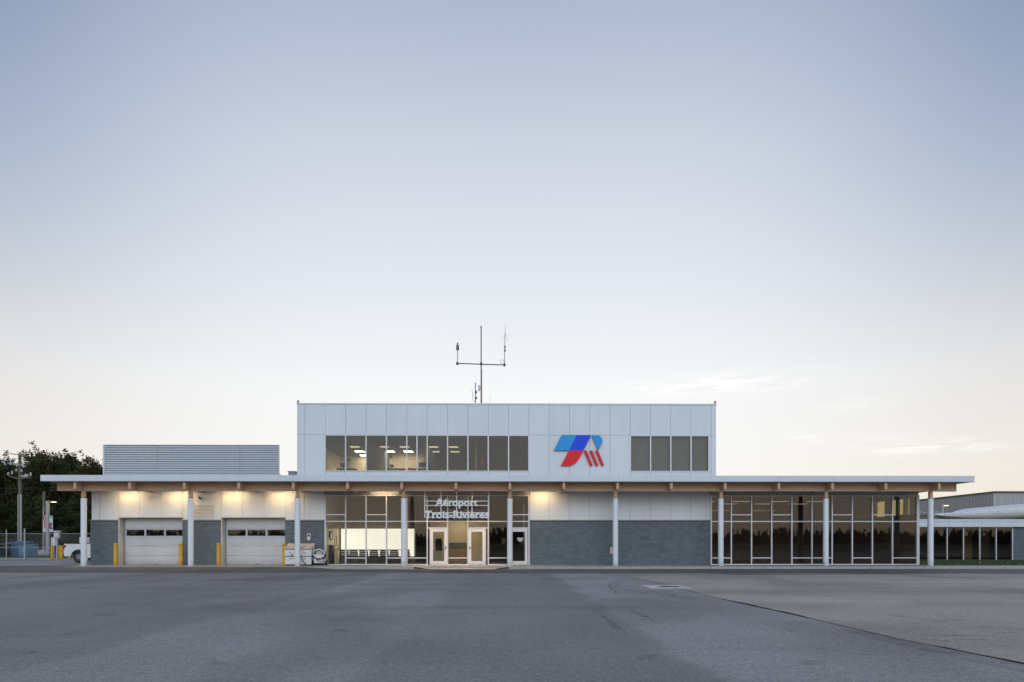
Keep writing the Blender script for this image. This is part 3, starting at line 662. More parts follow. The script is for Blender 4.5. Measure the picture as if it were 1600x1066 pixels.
def chair():
    o = thing('waiting_chair', (0, 0, 0), 'black slatted waiting chair in the row before the glowing back panel', 'chair', 'chairs in the waiting hall')
    for i in range(4):
        z = .44+.118*i; wd = .30-.022*i
        obj('back_slat', MB().box(-wd, wd, -.25-.015*i, -.225-.015*i, z, z+.106), 'furniture_dark', o, local=True)
    obj('seat', MB().box(-.26, .26, -.24, .24, .40, .45), 'furniture_dark', o, local=True, bevel=.012)
    for sx_ in (-1, 1):
        obj('leg', MB().tube([(sx_*.24, -.24, .0), (sx_*.235, -.235, .45), (sx_*.28, -.30, .93)], .016, 6), 'furniture_dark', o, local=True)
        obj('leg', MB().tube([(sx_*.24, .22, .0), (sx_*.24, .22, .40)], .016, 6), 'furniture_dark', o, local=True)
        obj('armrest', MB().box(sx_*.29-.02, sx_*.29+.02, -.25, .2, .62, .645), 'furniture_dark', o, local=True)
    return o
ch = chair(); first = True
for px in (540, 554.5, 569.5, 586, 601.5, 617, 635):
    o = ch if first else copy_tree(ch); first = False
    o.location = (PX(px, 4.0), 4.0, .004); o.rotation_euler = (0, 0, R(random.uniform(-6, 6)))
rl = thing('counter_rail', (PX(575, 2.9), 2.9, 0), 'thin dark rail on slim posts running through the waiting hall', 'rail')
xa, xb = K(0)+.25, PX(640, 2.9); zr = PZ(570, 859.2, 2.9)
obj('bar', MB().tube([(xa, 2.9, zr), (xb, 2.9, zr)], .016, 8), 'furniture_dark', rl)
for i in range(4):
    a = xa+(xb-xa)*(i+.1)/3.3; obj('post', MB().tube([(a, 2.9, .004), (a, 2.9, zr)], .012, 6), 'furniture_dark', rl)
# vestibule behind the entrance doors: lit tan wall with a display unit
VY = 8.2
wall(PX(672, VY), PX(765, VY), VY, VY+.12, 0, 3.0, 'interior_wall', 'vestibule_wall'); wall(PX(665, VY), PX(770, VY), VY-2.1, VY-2.0, 2.72, HEAD+.05, 'interior_ceiling', 'bulkhead')  # bulkhead added to keep the fill light out of sight
vl = thing('vestibule_fill', (PX(715, VY-1.6), VY-1.6, 3.1), 'unseen fill light added inside the entrance vestibule behind the glazed doors', 'light')  # unseen lamp added to brighten the tan wall
obj('light_body', MB().box(PX(690, VY-1.6), PX(745, VY-1.6), VY-1.75, VY-1.45, 3.12, 3.2).tube([(PX(715, VY-1.6), VY-1.6, 3.2), (PX(715, VY-1.6), VY-1.6, HEAD+.05)], .02, 6), 'steel_grey', vl); piece('diffuser', PX(692, VY-1.6), PX(743, VY-1.6), VY-1.72, VY-1.48, 3.10, 3.119, 'panel_lit', vl)
for a, b_, z0, z1, m_ in ((702, 729, .0, .95, 'tan_wood'), (702, 729, 1.0, 1.35, 'interior_grey')): piece('wall_cladding', PX(a, VY-.1), PX(b_, VY-.1), VY-.12, VY-.005, z0, z1, m_, T)
atm = thing('ticket_kiosk', (PX(685, 6.5), 6.5, 0), 'dark rounded ticket kiosk seen through the glazed entrance door', 'kiosk')
xa, xb = PX(681, 6.5), PX(690, 6.5)
obj('kiosk_body', MB().box(xa, xb, 6.5, 7.0, .0, .75), 'interior_wall', atm, bevel=.03); obj('kiosk_screen', MB().prism([(xa-.02, .8), (xb+.02, .8), (xb+.02, 1.5), (xb-.06, 1.62), (xa+.06, 1.62), (xa-.02, 1.5)], 6.45, 6.9), 'furniture_dark', atm, bevel=.02)

# ---- upper rooms
UF, UC, UBK = ZROOF+.02, 7.72, 11.2
wall(UL+.2, UR-.2, BY1, REAR-.2, UF, UF+.08, 'carpet', 'upper_floor')
wall(UL+.2, UR-.2, BY1, REAR-.2, UC, UC+.08, 'interior_grey', 'upper_ceiling')
wall(UL+.2, K(2), UBK, UBK+.12, UF+.08, UC, 'interior_wall', 'back_wall'); wall(UL+.2, UL+.24, BY1, UBK, UF+.08, UC, 'interior_wall', 'partition'); wall(K(2)-.06, K(2)-.001, FY+.15, UBK, UF+.08, UC, 'interior_wall', 'partition'); wall(K(2), K(2)+.06, FY+.15, UBK, UF+.08, UC, 'blind_grey', 'partition')  # right partition face coloured dark to stand for its unlit side
wall(K(2)+.06, K(4.6), 9.6, 9.72, UF+.08, UC, 'interior_wall', 'back_wall')
wall(K(4.6), K(4.7), FY+2.5, UBK, UF+.08, UC, 'interior_wall', 'partition')
wall(K(4.7), K(7.3), UBK+1.0, UBK+1.12, UF+.08, UC-.75, 'interior_wall', 'back_wall'); wall(K(4.7), K(7.3), UBK+1.0, UBK+1.12, UC-.75, UC, 'interior_grey', 'back_wall')
wall(K(7.3), K(7.4), FY+1.2, UBK+1, UF+.08, UC, 'interior_grey', 'partition'); wall(K(7.4), K(10), 8.0, 8.12, UF+.08, UC, 'interior_grey', 'back_wall'); wall(K(10), K(10)+.1, BY1, 8.0, UF+.08, UC, 'interior_grey', 'partition')
wall(K(15)-.12, K(15)-.02, BY1, 9, UF+.08, UC, 'interior_grey', 'partition'); wall(K(15), UR-.2, 7.0, 7.12, UF+.08, UC, 'interior_grey', 'back_wall')
def upper_blind(ka, kb, label, zb):
    t_ = thing('roller_blind', ((ka+kb)/2, FY+.28, zb), label, 'blind')
    piece('blind_cloth', ka+.04, kb-.04, FY+.255, FY+.262, zb, W1+.1, 'blind_grey', t_); obj('roller', MB().tube([(ka+.03, FY+.28, W1+.12), (kb-.03, FY+.28, W1+.12)], .035, 10), 'aluminium', t_)
for i, k in enumerate((15, 16, 17, 18)): upper_blind(K(k), K(k+1)-(.14 if k == 18 else 0), 'grey roller blind drawn down in the upper window beside the red and blue logo', W0-.04)
for o in bpy.data.objects:
    if o.name.startswith('roller_blind') and 'logo' in o.get('label', ''): o['group'] = 'blinds in the upper window by the logo'
def ceiling_light(x, y, lit, label, group):
    t_ = thing('ceiling_light', (x, y, UC), label, 'light', group)
    key = 'cl'+lit
    piece('frame', x-.32, x+.32, y-.32, y+.32, UC-.03, UC-.001, 'white_paint', t_); piece('diffuser', x-.30, x+.30, y-.30, y+.30, UC-.037, UC-.031, lit, t_)
for (py, row) in ((698, (505, 554.5, 600, 632, 677.5, 708.5)), (705.5, (517.5, 562.5, 609, 638, 680, 711)), (711.5, (527, 570))):
    dep = (UC-CH)*F/(HOR-py); y = dep-CD
    for px in row:
        x = PX(px, y)
        if x < UL+.6: continue
        room = 'office with cream back wall' if x < K(4.6) else 'open upper office beside it'
        lit = 'panel_lit' if (x < K(4.6) and py > 700) else 'panel_dim'
        ceiling_light(x, y, lit, 'square lit ceiling light panel in the cream upper office' if x < K(4.6) else 'dim square ceiling light panel in the deeper upper office', 'ceiling lights in the cream offices' if x < K(4.6) else 'ceiling lights in the deeper office')
# desks and screens along the upper windows
def desk(xa, xb, label):
    t_ = thing('office_desk', ((xa+xb)/2, 3.0, UF+.08), label, 'desk')
    z = UF+.08; piece('desktop', xa, xb, 2.6, 3.4, z+.70, z+.74, 'furniture_dark', t_)
    for sx_ in (xa+.04, xb-.04):
        for sy in (2.65, 3.35): piece('leg', sx_-.025, sx_+.025, sy-.025, sy+.025, z, z+.70, 'furniture_dark', t_)
def monitor(x, y, label, wd=.52, turn=0):
    z = UF+.82; t_ = thing('monitor', (x, y, z), label, 'monitor', rz=turn)
    obj('screen', MB().box(-wd/2, wd/2, -.02, .02, .12, .12+wd*.6), 'furniture_dark', t_, local=True, bevel=.005); obj('stand', MB().box(-.03, .03, .0, .05, .01, .3).box(-.12, .12, -.08, .1, 0, .012), 'furniture_dark', t_, local=True)
desk(PX(528, 3), PX(556, 3), 'desk with a folded lamp and monitor behind the first upper windows')
desk(PX(606, 3), PX(633, 3), 'desk under the wall clock in the second upper office')
desk(PX(637, 3), PX(684, 3), 'long desk with two monitors in the deeper upper office')
monitor(PX(537, 3), 3.0, 'dark monitor on the desk in the first upper office', .42); monitor(PX(612, 3.0), 3.05, 'small dark monitor under the wall clock', .26, .4); monitor(PX(660, 3), 3.05, 'wide dark monitor turned aside in the deeper office', .5, -.5)
monitor(PX(670, 3), 3.1, 'dark monitor facing the window in the deeper office', .46, .1)
dl = thing('desk_lamp', (PX(547, 2.9), 2.9, UF+.82), 'dark folding desk lamp with angled arms behind the upper window', 'lamp')
z = UF+.82; x = PX(547, 2.9)
obj('lamp_arm', MB().tube([(x-.05, 2.9, z), (x-.1, 2.9, z+.62), (x+.16, 2.9, z+.30)], .022, 6), 'furniture_dark', dl); obj('lamp_shade', MB().lathe([(.03, z+.42), (.11, z+.60), (.12, z+.62)], x-.11, 2.9, 12), 'furniture_dark', dl); obj('lamp_base', MB().lathe([(.12, z), (.11, z+.03)], x-.05, 2.9, 12), 'furniture_dark', dl)
ck = thing('wall_clock', (PX(610.5, 9.6), 9.55, PZ(610, 713, 9.6)), 'round dark wall clock on the cream wall of the second upper office', 'clock')
obj('clock_case', MB().tube([(PX(610.5, 9.6), 9.54, PZ(610, 713, 9.6)), (PX(610.5, 9.6), 9.599, PZ(610, 713, 9.6))], .16, 20), 'interior_grey', ck); obj('clock_face', MB().tube([(PX(610.5, 9.6), 9.53, PZ(610, 713, 9.6)), (PX(610.5, 9.6), 9.539, PZ(610, 713, 9.6))], .13, 20), 'purple', ck)
pl = thing('pot_plant', (PX(708, 2.7), 2.7, UF+.08), 'small bushy pot plant on a stool behind the upper window', 'plant')
x = PX(708, 2.7); r = random.Random(5); lm = MB()
for i in range(60):
    a = r.uniform(0, 6.3); rr = r.uniform(0, .16); zz_ = UF+1.0+r.uniform(-.05, .17); p = Vector((x+rr*math.cos(a), 2.7+rr*math.sin(a), zz_)); d = Vector((math.cos(a), math.sin(a), r.uniform(0, 1))).normalized()*.09; q = d.cross(Vector((0, 0, 1))).normalized()*.025
    lm.add([p, p+d*.5+q, p+d, p+d*.5-q], [(0, 1, 2, 3)])
obj('foliage', lm, 'leaf_b', pl); obj('pot', MB().lathe([(.08, UF+.74), (.11, UF+.96)], x, 2.7, 14), 'furniture_dark', pl); obj('stool', MB().lathe([(.14, UF+.08), (.14, UF+.12), (.03, UF+.14), (.03, UF+.70), (.15, UF+.71), (.15, UF+.739)], x, 2.7, 14), 'furniture_dark', pl)
ex = thing('exit_sign', (PX(754, 7.9), 7.9, PZ(754, 721, 7.9)), 'small glowing red exit sign in the dark upper room', 'sign')
x, z = P(754, 721, 7.9)
piece('case', x-.07, x+.07, 7.93, 7.995, z-.13, z+.13, 'red_glow_case', ex); piece('lit_face', x-.05, x+.05, 7.915, 7.929, z-.11, z+.11, 'exit_red', ex)

# ------------------------------------------------------------------ canopy
FAY = -.95
CL, CR = PX(63, FAY), PX(1523, FAY)
CZ0, CZ1 = PZ(800, 752.2, FAY), PZ(800, 743.0, FAY)
CN = thing('entrance_canopy', (24.4, 0, 0), 'long flat canopy with white fascia, glulam beam and round white columns', 'canopy')
xs_ = [CL]+[PX(114.6, FAY)+3.048*i for i in range(17)]+[CR]
xs_ = [x for x in xs_ if x <= CR]
for a, b_ in zip(xs_, xs_[1:]):
    if b_-a < .05: continue
    piece('fascia_panel', a+.004, b_-.004, FAY, FAY+.03, CZ0, CZ1, 'fascia_metal', CN)
for (xa, xb) in ((CL+.0005, CL+.03), (CR-.03, CR-.0005)): piece('fascia_return', xa, xb, FAY+.032, REAR_G+.3 if xa < 0 else REAR+.3, CZ0, CZ1, 'fascia_metal', CN)
piece('drip_edge', CL+.02, CR-.02, FAY+.012, FAY+.05, CZ0-.03, CZ0-.001, 'drip_edge', CN)
piece('roof_deck', CL+.03, K(0), FAY+.03, REAR_G+.3, ZSOF+.05, CZ1-.02, 'roof_grey', CN); piece('roof_deck', K(0)+.001, CR-.03, FAY+.03, BY1-.001, ZSOF+.05, CZ1-.02, 'roof_grey', CN)
piece('roof_deck', XR+.001, CR-.03, BY1, REAR+.3, ZSOF+.05, CZ1-.02, 'roof_grey', CN)
piece('soffit', CL+.03, CR-.03, FAY+.05, FY-.001, ZSOF, ZSOF+.048, 'soffit', CN)
piece('soffit', CL+.03, XL-.001, FY, REAR_G+.3, ZSOF, ZSOF+.048, 'soffit', CN); piece('soffit', XR+.001, CR-.03, FY, REAR+.3, ZSOF, ZSOF+.048, 'soffit', CN)
BZ0, BZ1 = PZ(800, 767.7, 0), ZSOF-.002
BL, BR = PX(89.2, -.1), PX(1494.5, -.1)
jx = [BL]+[6.096*k+1.5 for k in range(1, 8, 2)]+[BR]
for a, b_ in zip(jx, jx[1:]): piece('main_beam', a+.003, b_-.003, -.11, .11, BZ0, BZ1, 'glulam', CN)
for i in range(-0, 17):
    x = 3.048*i
    o = piece('rafter', x-.07, x+.07, -.82, -.112, BZ0+.06, BZ1, 'glulam_y', CN); piece('rafter', x-.07, x+.07, .112, FY-.003, BZ0+.02, BZ1, 'glulam_y', CN)
ZCOL = PZ(796, 778.8, 0)
colm = MB().lathe([(.155, .012), (.155, .02), (.152, ZCOL-.012), (.145, ZCOL)], 0, 0, 32)
col_me = None
for k in range(9):
    x = 6.096*k
    o = obj('column', MB().lathe([(.155, .0), (.155, .02), (.153, ZCOL-.012), (.146, ZCOL)], x, 0, 32), 'white_paint', CN, smooth=True)
    piece('base_ring', x-.19, x+.19, -.19, .19, -.004, .006, 'concrete_pale', o)
    piece('post_stub', x-.09, x+.09, -.085, .085, ZCOL+.03, BZ0, 'glulam_z', o); piece('saddle_plate', x-.11, x+.11, -.11, .11, ZCOL, ZCOL+.03, 'dark_metal', o)
# strip lights between the rafters
def strip_light(px, label, group=None, lit=True):
    y = 1.06; x = PX(px, y); z = BZ0+.13
    t_ = thing('strip_light', (x, y, z), label, 'light', group)
    obj('housing', MB().prism([(x-.70, z), (x+.70, z), (x+.70, z+.08), (x-.70, z+.08)], y-.06, y+.06), 'aluminium', t_)
    piece('lens', x-.66, x+.66, y-.045, y+.045, z-.014, z-.001, 'lamp_warm' if lit else 'white_paint', t_)
    for s in (-.5, .5): obj('hanger', MB().tube([(x+s, y, z+.08), (x+s, y, ZSOF)], .01, 6), 'dark_metal', t_)
for px in (196, 273, 360, 437): strip_light(px, 'warm lit strip light under the canopy over the garage doors', 'strip lights over the garage doors')
strip_light(596, 'warm lit strip light under the canopy over the waiting hall glazing')
strip_light(846, 'warm lit strip light under the canopy beside the staff door')
for px in (678, 749):
    y = .5; x = PX(px, y); t_ = thing('recessed_downlight', (x, y, ZSOF), 'small round lit downlight in the soffit before the entrance doors', 'light', 'downlights before the entrance')
    obj('can', MB().tube([(x, y, ZSOF-.26), (x, y, ZSOF-.001)], .15, 24, cap=False), 'dark_metal', t_); obj('lens', MB().lathe([(.08, ZSOF-.026), (.08, ZSOF-.0205)], x, y, 20), 'lamp_spot', t_)
for px in (937, 991, 1076, 1240, 1400): strip_light(px, 'switched off strip light under the canopy', 'unlit strip lights', False)

# ------------------------------------------------------------------ roof plant screen
SY = 6.0
sx0, sx1 = PX(161, SY), PX(435.5, SY); sz1 = PZ(300, 695, SY); sz0 = ZROOF
RS = thing('roof_louver_screen', ((sx0+sx1)/2, SY, ZROOF), 'grey horizontal louvre screen round plant on the low garage roof', 'screen')
nb = 18; hh = (sz1-.04-sz0)/nb
for i in range(nb):
    z = sz0+hh*i
    cuts = [sx0+.10, PX(244, SY), PX(374, SY), sx1-.03]
    for a, b_ in zip(cuts, cuts[1:]):
        key = ('bl', round(b_-a, 3))
        if key not in CACHE:
            wd = (b_-a)/2-.006; m_ = MB().add([(-wd, -.05, 0), (wd, -.05, 0), (wd, .03, hh*.62), (-wd, .03, hh*.62), (-wd, -.05, -.03), (wd, -.05, -.03), (wd, .05, hh*.62), (-wd, .05, hh*.62)], [(0, 1, 2, 3), (4, 5, 1, 0), (7, 6, 5, 4), (3, 2, 6, 7)])
            me = bpy.data.meshes.new('louver_blade'); me.from_pydata(m_.v, [], m_.f); me.materials.append(MATS['louver']); CACHE[key] = me
        o = bpy.data.objects.new('louver_blade', CACHE[key]); C.objects.link(o); o.parent = RS; o.location = Vector(((a+b_)/2, SY+.06, z+.03))-RS.location
piece('end_post', sx0, sx0+.10, SY-.02, SY+.16, sz0, sz1, 'fascia_metal', RS); piece('end_post', sx1-.03, sx1, SY-.02, SY+.16, sz0, sz1, 'fascia_metal', RS); piece('cap_rail', sx0+.1, sx1-.03, SY-.015, SY+.16, sz1-.045, sz1, 'louver', RS)
piece('back_panel', sx0+.1, sx1-.03, SY+.162, SY+.2, sz0, sz1, 'steel_grey', RS)
for p in (244, 374): piece('post', PX(p, SY)-.02, PX(p, SY)+.02, SY+.112, SY+.16, sz0, sz1-.05, 'dark_metal', RS)
for p in (200, 300, 400): obj('brace', MB().tube([(PX(p, SY), SY+.2, sz1-.5), (PX(p, SY), SY+2.0, sz0)], .04, 8), 'galvanised', RS)
# small unit on the roof behind the screen
un = thing('roof_vent', (PX(456, 8.6), 8.6, ZROOF), 'small grey vent box on the flat roof beside the louvre screen', 'vent')
x0_, x1_ = PX(452.5, 8.6), PX(463.5, 8.6); obj('vent_box', MB().box(x0_, x1_, 8.3, 9.0, ZROOF, PZ(456, 738, 8.6)), 'hangar', un, bevel=.02); obj('vent_hood', MB().box(x0_-.05, x1_+.05, 8.25, 9.05, PZ(456, 738, 8.6), PZ(456, 737, 8.6)), 'steel_grey', un)

# ------------------------------------------------------------------ antenna mast
AY = 6.0; RZ = U2-.3
def A(px, py): x, z = P(px, py, AY); return (x, AY, z)
mx, _ = P(751.8, 620, AY)
AM = thing('antenna_mast', (mx, AY, RZ), 'thin tall roof mast with a crossarm carrying a lamp and whip aerial', 'antenna')
obj('mast', MB().tube([(mx, AY, RZ), (mx, AY, PZ(752, 512, AY))], [.045, .038], 10), 'antenna_brown', AM, smooth=True); obj('mast_cap', MB().lathe([(.05, PZ(752, 512, AY)), (.05, PZ(752, 510, AY))], mx, AY, 10), 'dark_metal', AM)
obj('crossarm', MB().tube([A(713.5, 568), A(790, 570.5)], .035, 8), 'dark_metal', AM)
for p in ((714.5, 568.2), (751.8, 568.8), (788.3, 570.4)): x, _, z = A(*p); piece('clamp', x-.07, x+.07, AY-.07, AY+.07, z-.08, z+.08, 'dark_metal', AM)
x, _, z = A(715, 568); ob = obj('lamp_stem', MB().tube([(x, AY, z), (x, AY, PZ(715, 547, AY))], .028, 8), 'galvanised', AM)
z0 = PZ(715, 547, AY); z1 = PZ(715, 535, AY); h = z1-z0
obj('obstruction_lamp', MB().lathe([(.10, z0), (.10, z0+h*.35), (.085, z0+h*.62), (.03, z0+h*.72), (.055, z0+h*.82), (.02, z1)], x, AY, 14), 'antenna_brown', AM, smooth=True)
x, _, z = A(788.3, 570); ob = obj('whip_aerial', MB().tube([(x, AY, z), (x, AY, PZ(788, 549, AY)), A(789.3, 520), A(789.5, 507)], [.026, .026, .018, .006], 8), 'galvanised', AM)
for py in (542, 548.5): q = A(789, py); obj('aerial_collar', MB().box(q[0]-.075, q[0]+.075, AY-.05, AY+.05, q[2]-.02, q[2]+.02), 'dark_metal', AM)
q = A(789, 545.5); obj('aerial_coil', MB().lathe([(.05, q[2]-.11), (.05, q[2]+.11)], q[0], AY, 10), 'galvanised', AM)
for s in (-1, -.35, .35, 1): a_ = A(789.3, 520.5); b_ = A(789.3+6*s, 533); obj('radial', MB().tube([a_, (b_[0], AY+.1*s, b_[2])], .005, 5), 'galvanised', AM)
c_ = A(784.7, 565.5); obj('cable_loop', MB().tube([(c_[0]+.13*math.cos(t_), AY, c_[2]+.13*math.sin(t_)) for t_ in [i*math.pi/10 for i in range(21)]], .012, 6), 'dark_metal', AM)
q = A(748.5, 606.5); obj('radio_box', MB().box(q[0]-.05, q[0]+.07, AY-.1, AY+.1, q[2]-.18, q[2]+.18), 'steel_grey', AM)
obj('box_bracket', MB().tube([(q[0]+.07, AY, q[2]), (mx, AY, q[2])], .025, 6), 'dark_metal', AM)
cp = [(mx+.05, AY-.03, RZ)]+[(mx+.055+.012*math.sin(i*2.1), AY-.04, RZ+i*.5) for i in range(1, 8)]; obj('coax_cable', MB().tube(cp, .012, 6), 'black_rubber', AM)
A2 = thing('whip_antenna', (A(742.8, 629)[0], AY, RZ), 'short forked whip antenna on the roof beside the tall mast', 'antenna')
obj('pole', MB().tube([(A(742.8, 629)[0], AY, RZ), A(742.8, 598)], .03, 8), 'antenna_brown', A2); obj('side_whip', MB().tube([A(742.5, 627.5), A(739.3, 627), A(738.2, 616), A(737.2, 608)], [.016, .016, .016, .006], 6), 'antenna_brown', A2)
for py in (613, 622): q = A(744.2, py); obj('clamp', MB().box(q[0]-.05, q[0]+.05, AY-.06, AY+.06, q[2]-.07, q[2]+.07), 'dark_metal', A2)
A3 = thing('lightning_rod', (A(765.8, 629)[0], AY, RZ), 'very thin short rod on the roof on the logo side of the mast', 'rod')
obj('rod', MB().tube([(A(765.8, 629)[0], AY, RZ), A(765.8, 618)], [.014, .006], 6), 'antenna_brown', A3); obj('foot', MB().lathe([(.09, RZ), (.09, RZ+.03), (.03, RZ+.06)], A(765.8, 629)[0], AY, 10), 'dark_metal', A3)
for px, lb in ((464.5, 'small obstruction lamp on the parapet corner above the roof louvre screen'), (1119, 'small obstruction lamp on the parapet corner above the glazed hall')):
    x = (UL+.03) if px < 800 else (UR-.03); y = FY+.12
    t_ = thing('obstruction_lamp', (x, y, U3), lb, 'lamp')
    obj('base', MB().lathe([(.05, U3), (.05, U3+.05), (.03, U3+.06)], x, y, 12), 'dark_metal', t_); obj('lens', MB().lathe([(.04, U3+.06), (.055, U3+.10), (.055, U3+.16), (.03, U3+.20)], x, y, 12), 'antenna_brown', t_)

# ------------------------------------------------------------------ logo on the upper wall
LG = thing('wall_logo', (PX(905, FY), FY-.1, PZ(905, 705, FY)), 'large blue and red letter emblem standing off the white upper wall', 'logo')
LY0, LY1 = FY-.14, FY-.06
def lp(pts): return [P(x/11.842+850, y/11.842+660, LY0) for x, y in pts]
def bez(p0, p1, p2, p3, n=12): return [tuple((1-t)**3*a+3*(1-t)**2*t*b+3*(1-t)*t*t*c+t**3*d for a, b, c, d in zip(p0, p1, p2, p3)) for t in [i/n for i in range(1, n+1)]]
shapes = [('emblem_bar', [(325, 238), (605, 238), (462, 520), (185, 520)], 'logo_light'), ('emblem_bar', [(605, 238), (873, 238), (730, 520), (462, 520)], 'logo_blue'),
          ('emblem_tail', [(462, 520), (730, 520)]+bez((730, 520), (640, 715), (570, 803), (430, 803))+[(310, 803)], 'logo_red'),
          ('emblem_bowl', [(885, 238), (985, 238)]+bez((985, 238), (1080, 250), (1102, 345), (1058, 420), 16)+[(1000, 520)], 'logo_light')]
for i in range(3): o_ = 104*i+(3 if i == 2 else 0); shapes.append(('emblem_stripe', [(738+o_, 520), (790+o_, 520), (905+o_, 800), (856+o_, 800)], 'logo_red'))
for nm, pts_, m_ in shapes:
    pl_ = lp(pts_); o = obj(nm, MB().prism(pl_, LY0, LY0+.012), m_, LG)
    cx_ = sum(p[0] for p in pl_)/len(pl_); cz_ = sum(p[1] for p in pl_)/len(pl_)
    obj('return', MB().prism([(cx_+(x-cx_)*.994, cz_+(z-cz_)*.994) for x, z in pl_], LY0+.0125, LY1), 'logo_return', o)
    for q in range(2): obj('standoff', MB().tube([(cx_-.06+.12*q, LY1, cz_), (cx_-.06+.12*q, FY, cz_)], .012, 6), 'dark_metal', o)

# ------------------------------------------------------------------ lettering over the entrance
SGY = .32
SG = thing('entrance_sign', (PX(715, SGY), SGY, PZ(715, 790, SGY)), 'white letters reading Aéroport Trois-Rivières on a hung metal frame', 'sign')
def s5(x, y): return P(x/6.271+640, y/6.271+740, SGY)
for xx in (148, 308, 461, 612, 777):
    x, z = s5(xx, 432); zt = ZSOF if True else 0
    piece('hanger_bar', x-.022, x+.022, SGY-.02, SGY+.02, z, ZSOF, 'sign_white', SG)
xa, xb = s5(148, 0)[0], s5(777, 0)[0]
for yy in (270, 313, 384, 429): z = s5(400, yy)[1]; piece('cross_bar', xa+.022, xb-.022, SGY-.018, SGY+.018, z-.019, z+.019, 'sign_white', SG)
dg = None
def glyph(s, size):
    cu = bpy.data.curves.new('txt', 'FONT'); cu.body = s; cu.size = size; cu.extrude = .025; cu.offset = size*.03; cu.resolution_u = 3
    o = bpy.data.objects.new('txt', cu); C.objects.link(o); bpy.context.view_layer.update()
    me = bpy.data.meshes.new_from_object(o.evaluated_get(bpy.context.evaluated_depsgraph_get())); bpy.data.objects.remove(o); return me
def line(text, xa, xb, ztop, zbase, y, parent, m):
    full = glyph(text, 1.0); cap = glyph(text[0], 1.0)
    fx = [v.co.x for v in full.vertices]; w0, w1 = min(fx), max(fx); hc = max(v.co.y for v in cap.vertices)
    sx_, sz_ = (xb-xa)/(w1-w0), (ztop-zbase)/hc
    for i, chx in enumerate(text):
        if chx == ' ': continue
        pre = glyph(text[:i+1], 1.0); g_ = glyph(chx, 1.0); off = max(v.co.x for v in pre.vertices)-max(v.co.x for v in g_.vertices)
        for v in g_.vertices:
            X, Z, D = v.co.x+off, v.co.y, v.co.z
            v.co = Vector((xa+(X-w0)*sx_, y-D, zbase+Z*sz_))-wloc(parent)
        g_.materials.clear(); g_.materials.append(MATS[m]); g_.name = 'letter'
        o = bpy.data.objects.new('letter', g_); C.objects.link(o); o.parent = parent
SL = SGY-.05
line('Aéroport', s5(253, 0)[0], s5(668, 0)[0], s5(400, 247)[1], s5(400, 317)[1], SL, SG, 'sign_white')
line('Trois-Rivières', s5(149, 0)[0], s5(779, 0)[0], s5(400, 365)[1], s5(400, 436)[1], SL, SG, 'sign_white')
# the small lettering and notice on the staff door are too blurred to read: three short white strips and a sheet of paper
zz_ = [(841.1, 808.2, 817.0), (843.7, 808.8, 817.0), (845.6, 810.8, 815.0)]
for py, a, b_ in zz_: x0_, z0_ = P(a, py, FY+.013); x1_, _ = P(b_, py, FY+.013); piece('vinyl_lettering', x0_, x1_, FY+.0115, FY+.0145, z0_-.024, z0_+.024, 'sign_white', dr)
x0_, z1_ = P(814.5, 844.5, FY+.04); x1_, z0_ = P(819.5, 851, FY+.04); piece('paper_notice', x0_, x1_, FY+.03, FY+.032, z0_, z1_, 'blind_grey', dr)
pn = thing('paper_notice', (PX(786.5, FY+.06), FY+.062, PZ(786, 845, FY)), 'pale paper notice stuck inside the glass beside the staff door', 'notice')
x0_, z1_ = P(784, 841.5, FY+.06); x1_, z0_ = P(789.5, 850, FY+.06); piece('sheet', x0_, x1_, FY+.06, FY+.063, z0_, z1_, 'blind_grey', pn)
for z_ in (z0_+.02, z1_-.02): piece('tape', x0_-.02, x0_+.06, FY+.0635, FY+.064, z_-.01, z_+.01, 'white_paint', pn)

# ------------------------------------------------------------------ small things at the front wall
def bollard(px, y, label, group, top=848.6, r=.075):
    x = PX(px, y); z1 = PZ(px, top, y)
    t_ = thing('bollard', (x, y, 0), label, 'bollard', group)
    obj('sleeve', MB().lathe([(r, 0), (r, z1-.14)], x, y, 20), 'yellow', t_, smooth=True)
    obj('reflective_band', MB().lathe([(r+.003, z1-.139), (r+.003, z1-.121)], x, y, 20), 'dark_metal', t_)
    obj('cap', MB().lathe([(r+.002, z1-.12), (r+.002, z1-.03), (r*.8, z1-.008), (r*.3, z1)], x, y, 20), 'yellow', t_, smooth=True)
for px in (180.5, 282.3, 341.5, 443.6): bollard(px, .95, 'yellow steel bollard guarding the jamb of a garage door', 'bollards at the garage doors', r=.105)
def dome(px, py, label):
    x, z = P(px, py, FY-.1); t_ = thing('security_camera', (x, FY-.1, z), label, 'camera')
    obj('bracket', MB().box(x-.05, x+.05, FY-.06, FY, z-.06, z+.08).tube([(x, FY-.05, z+.03), (x, FY-.14, z+.05)], .02, 6), 'steel_grey', t_)
    obj('camera_body', MB().tube([(x-.02, FY-.12, z+.05), (x+.09, FY-.22, z-.04)], [.05, .055], 12), 'furniture_dark', t_); obj('camera_lens', MB().tube([(x+.09, FY-.22, z-.04), (x+.1, FY-.23, z-.05)], .035, 12), 'dark_metal', t_)
dome(311.8, 778.5, 'dark camera on the white wall above the vent grille')
x, z = P(482.6, 839, FY-.1)
ic = thing('call_box', (x, FY-.12, z), 'beige metal call box on the brick wall above the white cabinets', 'box')
obj('box_body', MB().box(x-.10, x+.10, BF-.10, BF-.005, z-.21, z+.21), 'jamb_trim', ic, bevel=.012); piece('display', x-.05, x+.05, BF-.106, BF-.101, z+.02, z+.12, 'furniture_dark', ic); piece('card', x-.07, x+.05, BF-.106, BF-.101, z-.13, z-.03, 'sign_white', ic)
obj('conduit', MB().tube([(x+.01, BF-.03, z-.21), (x+.01, BF-.03, .6)], .015, 8), 'steel_grey', ic)
x, z = P(955.4, 860.5, FY-.1)
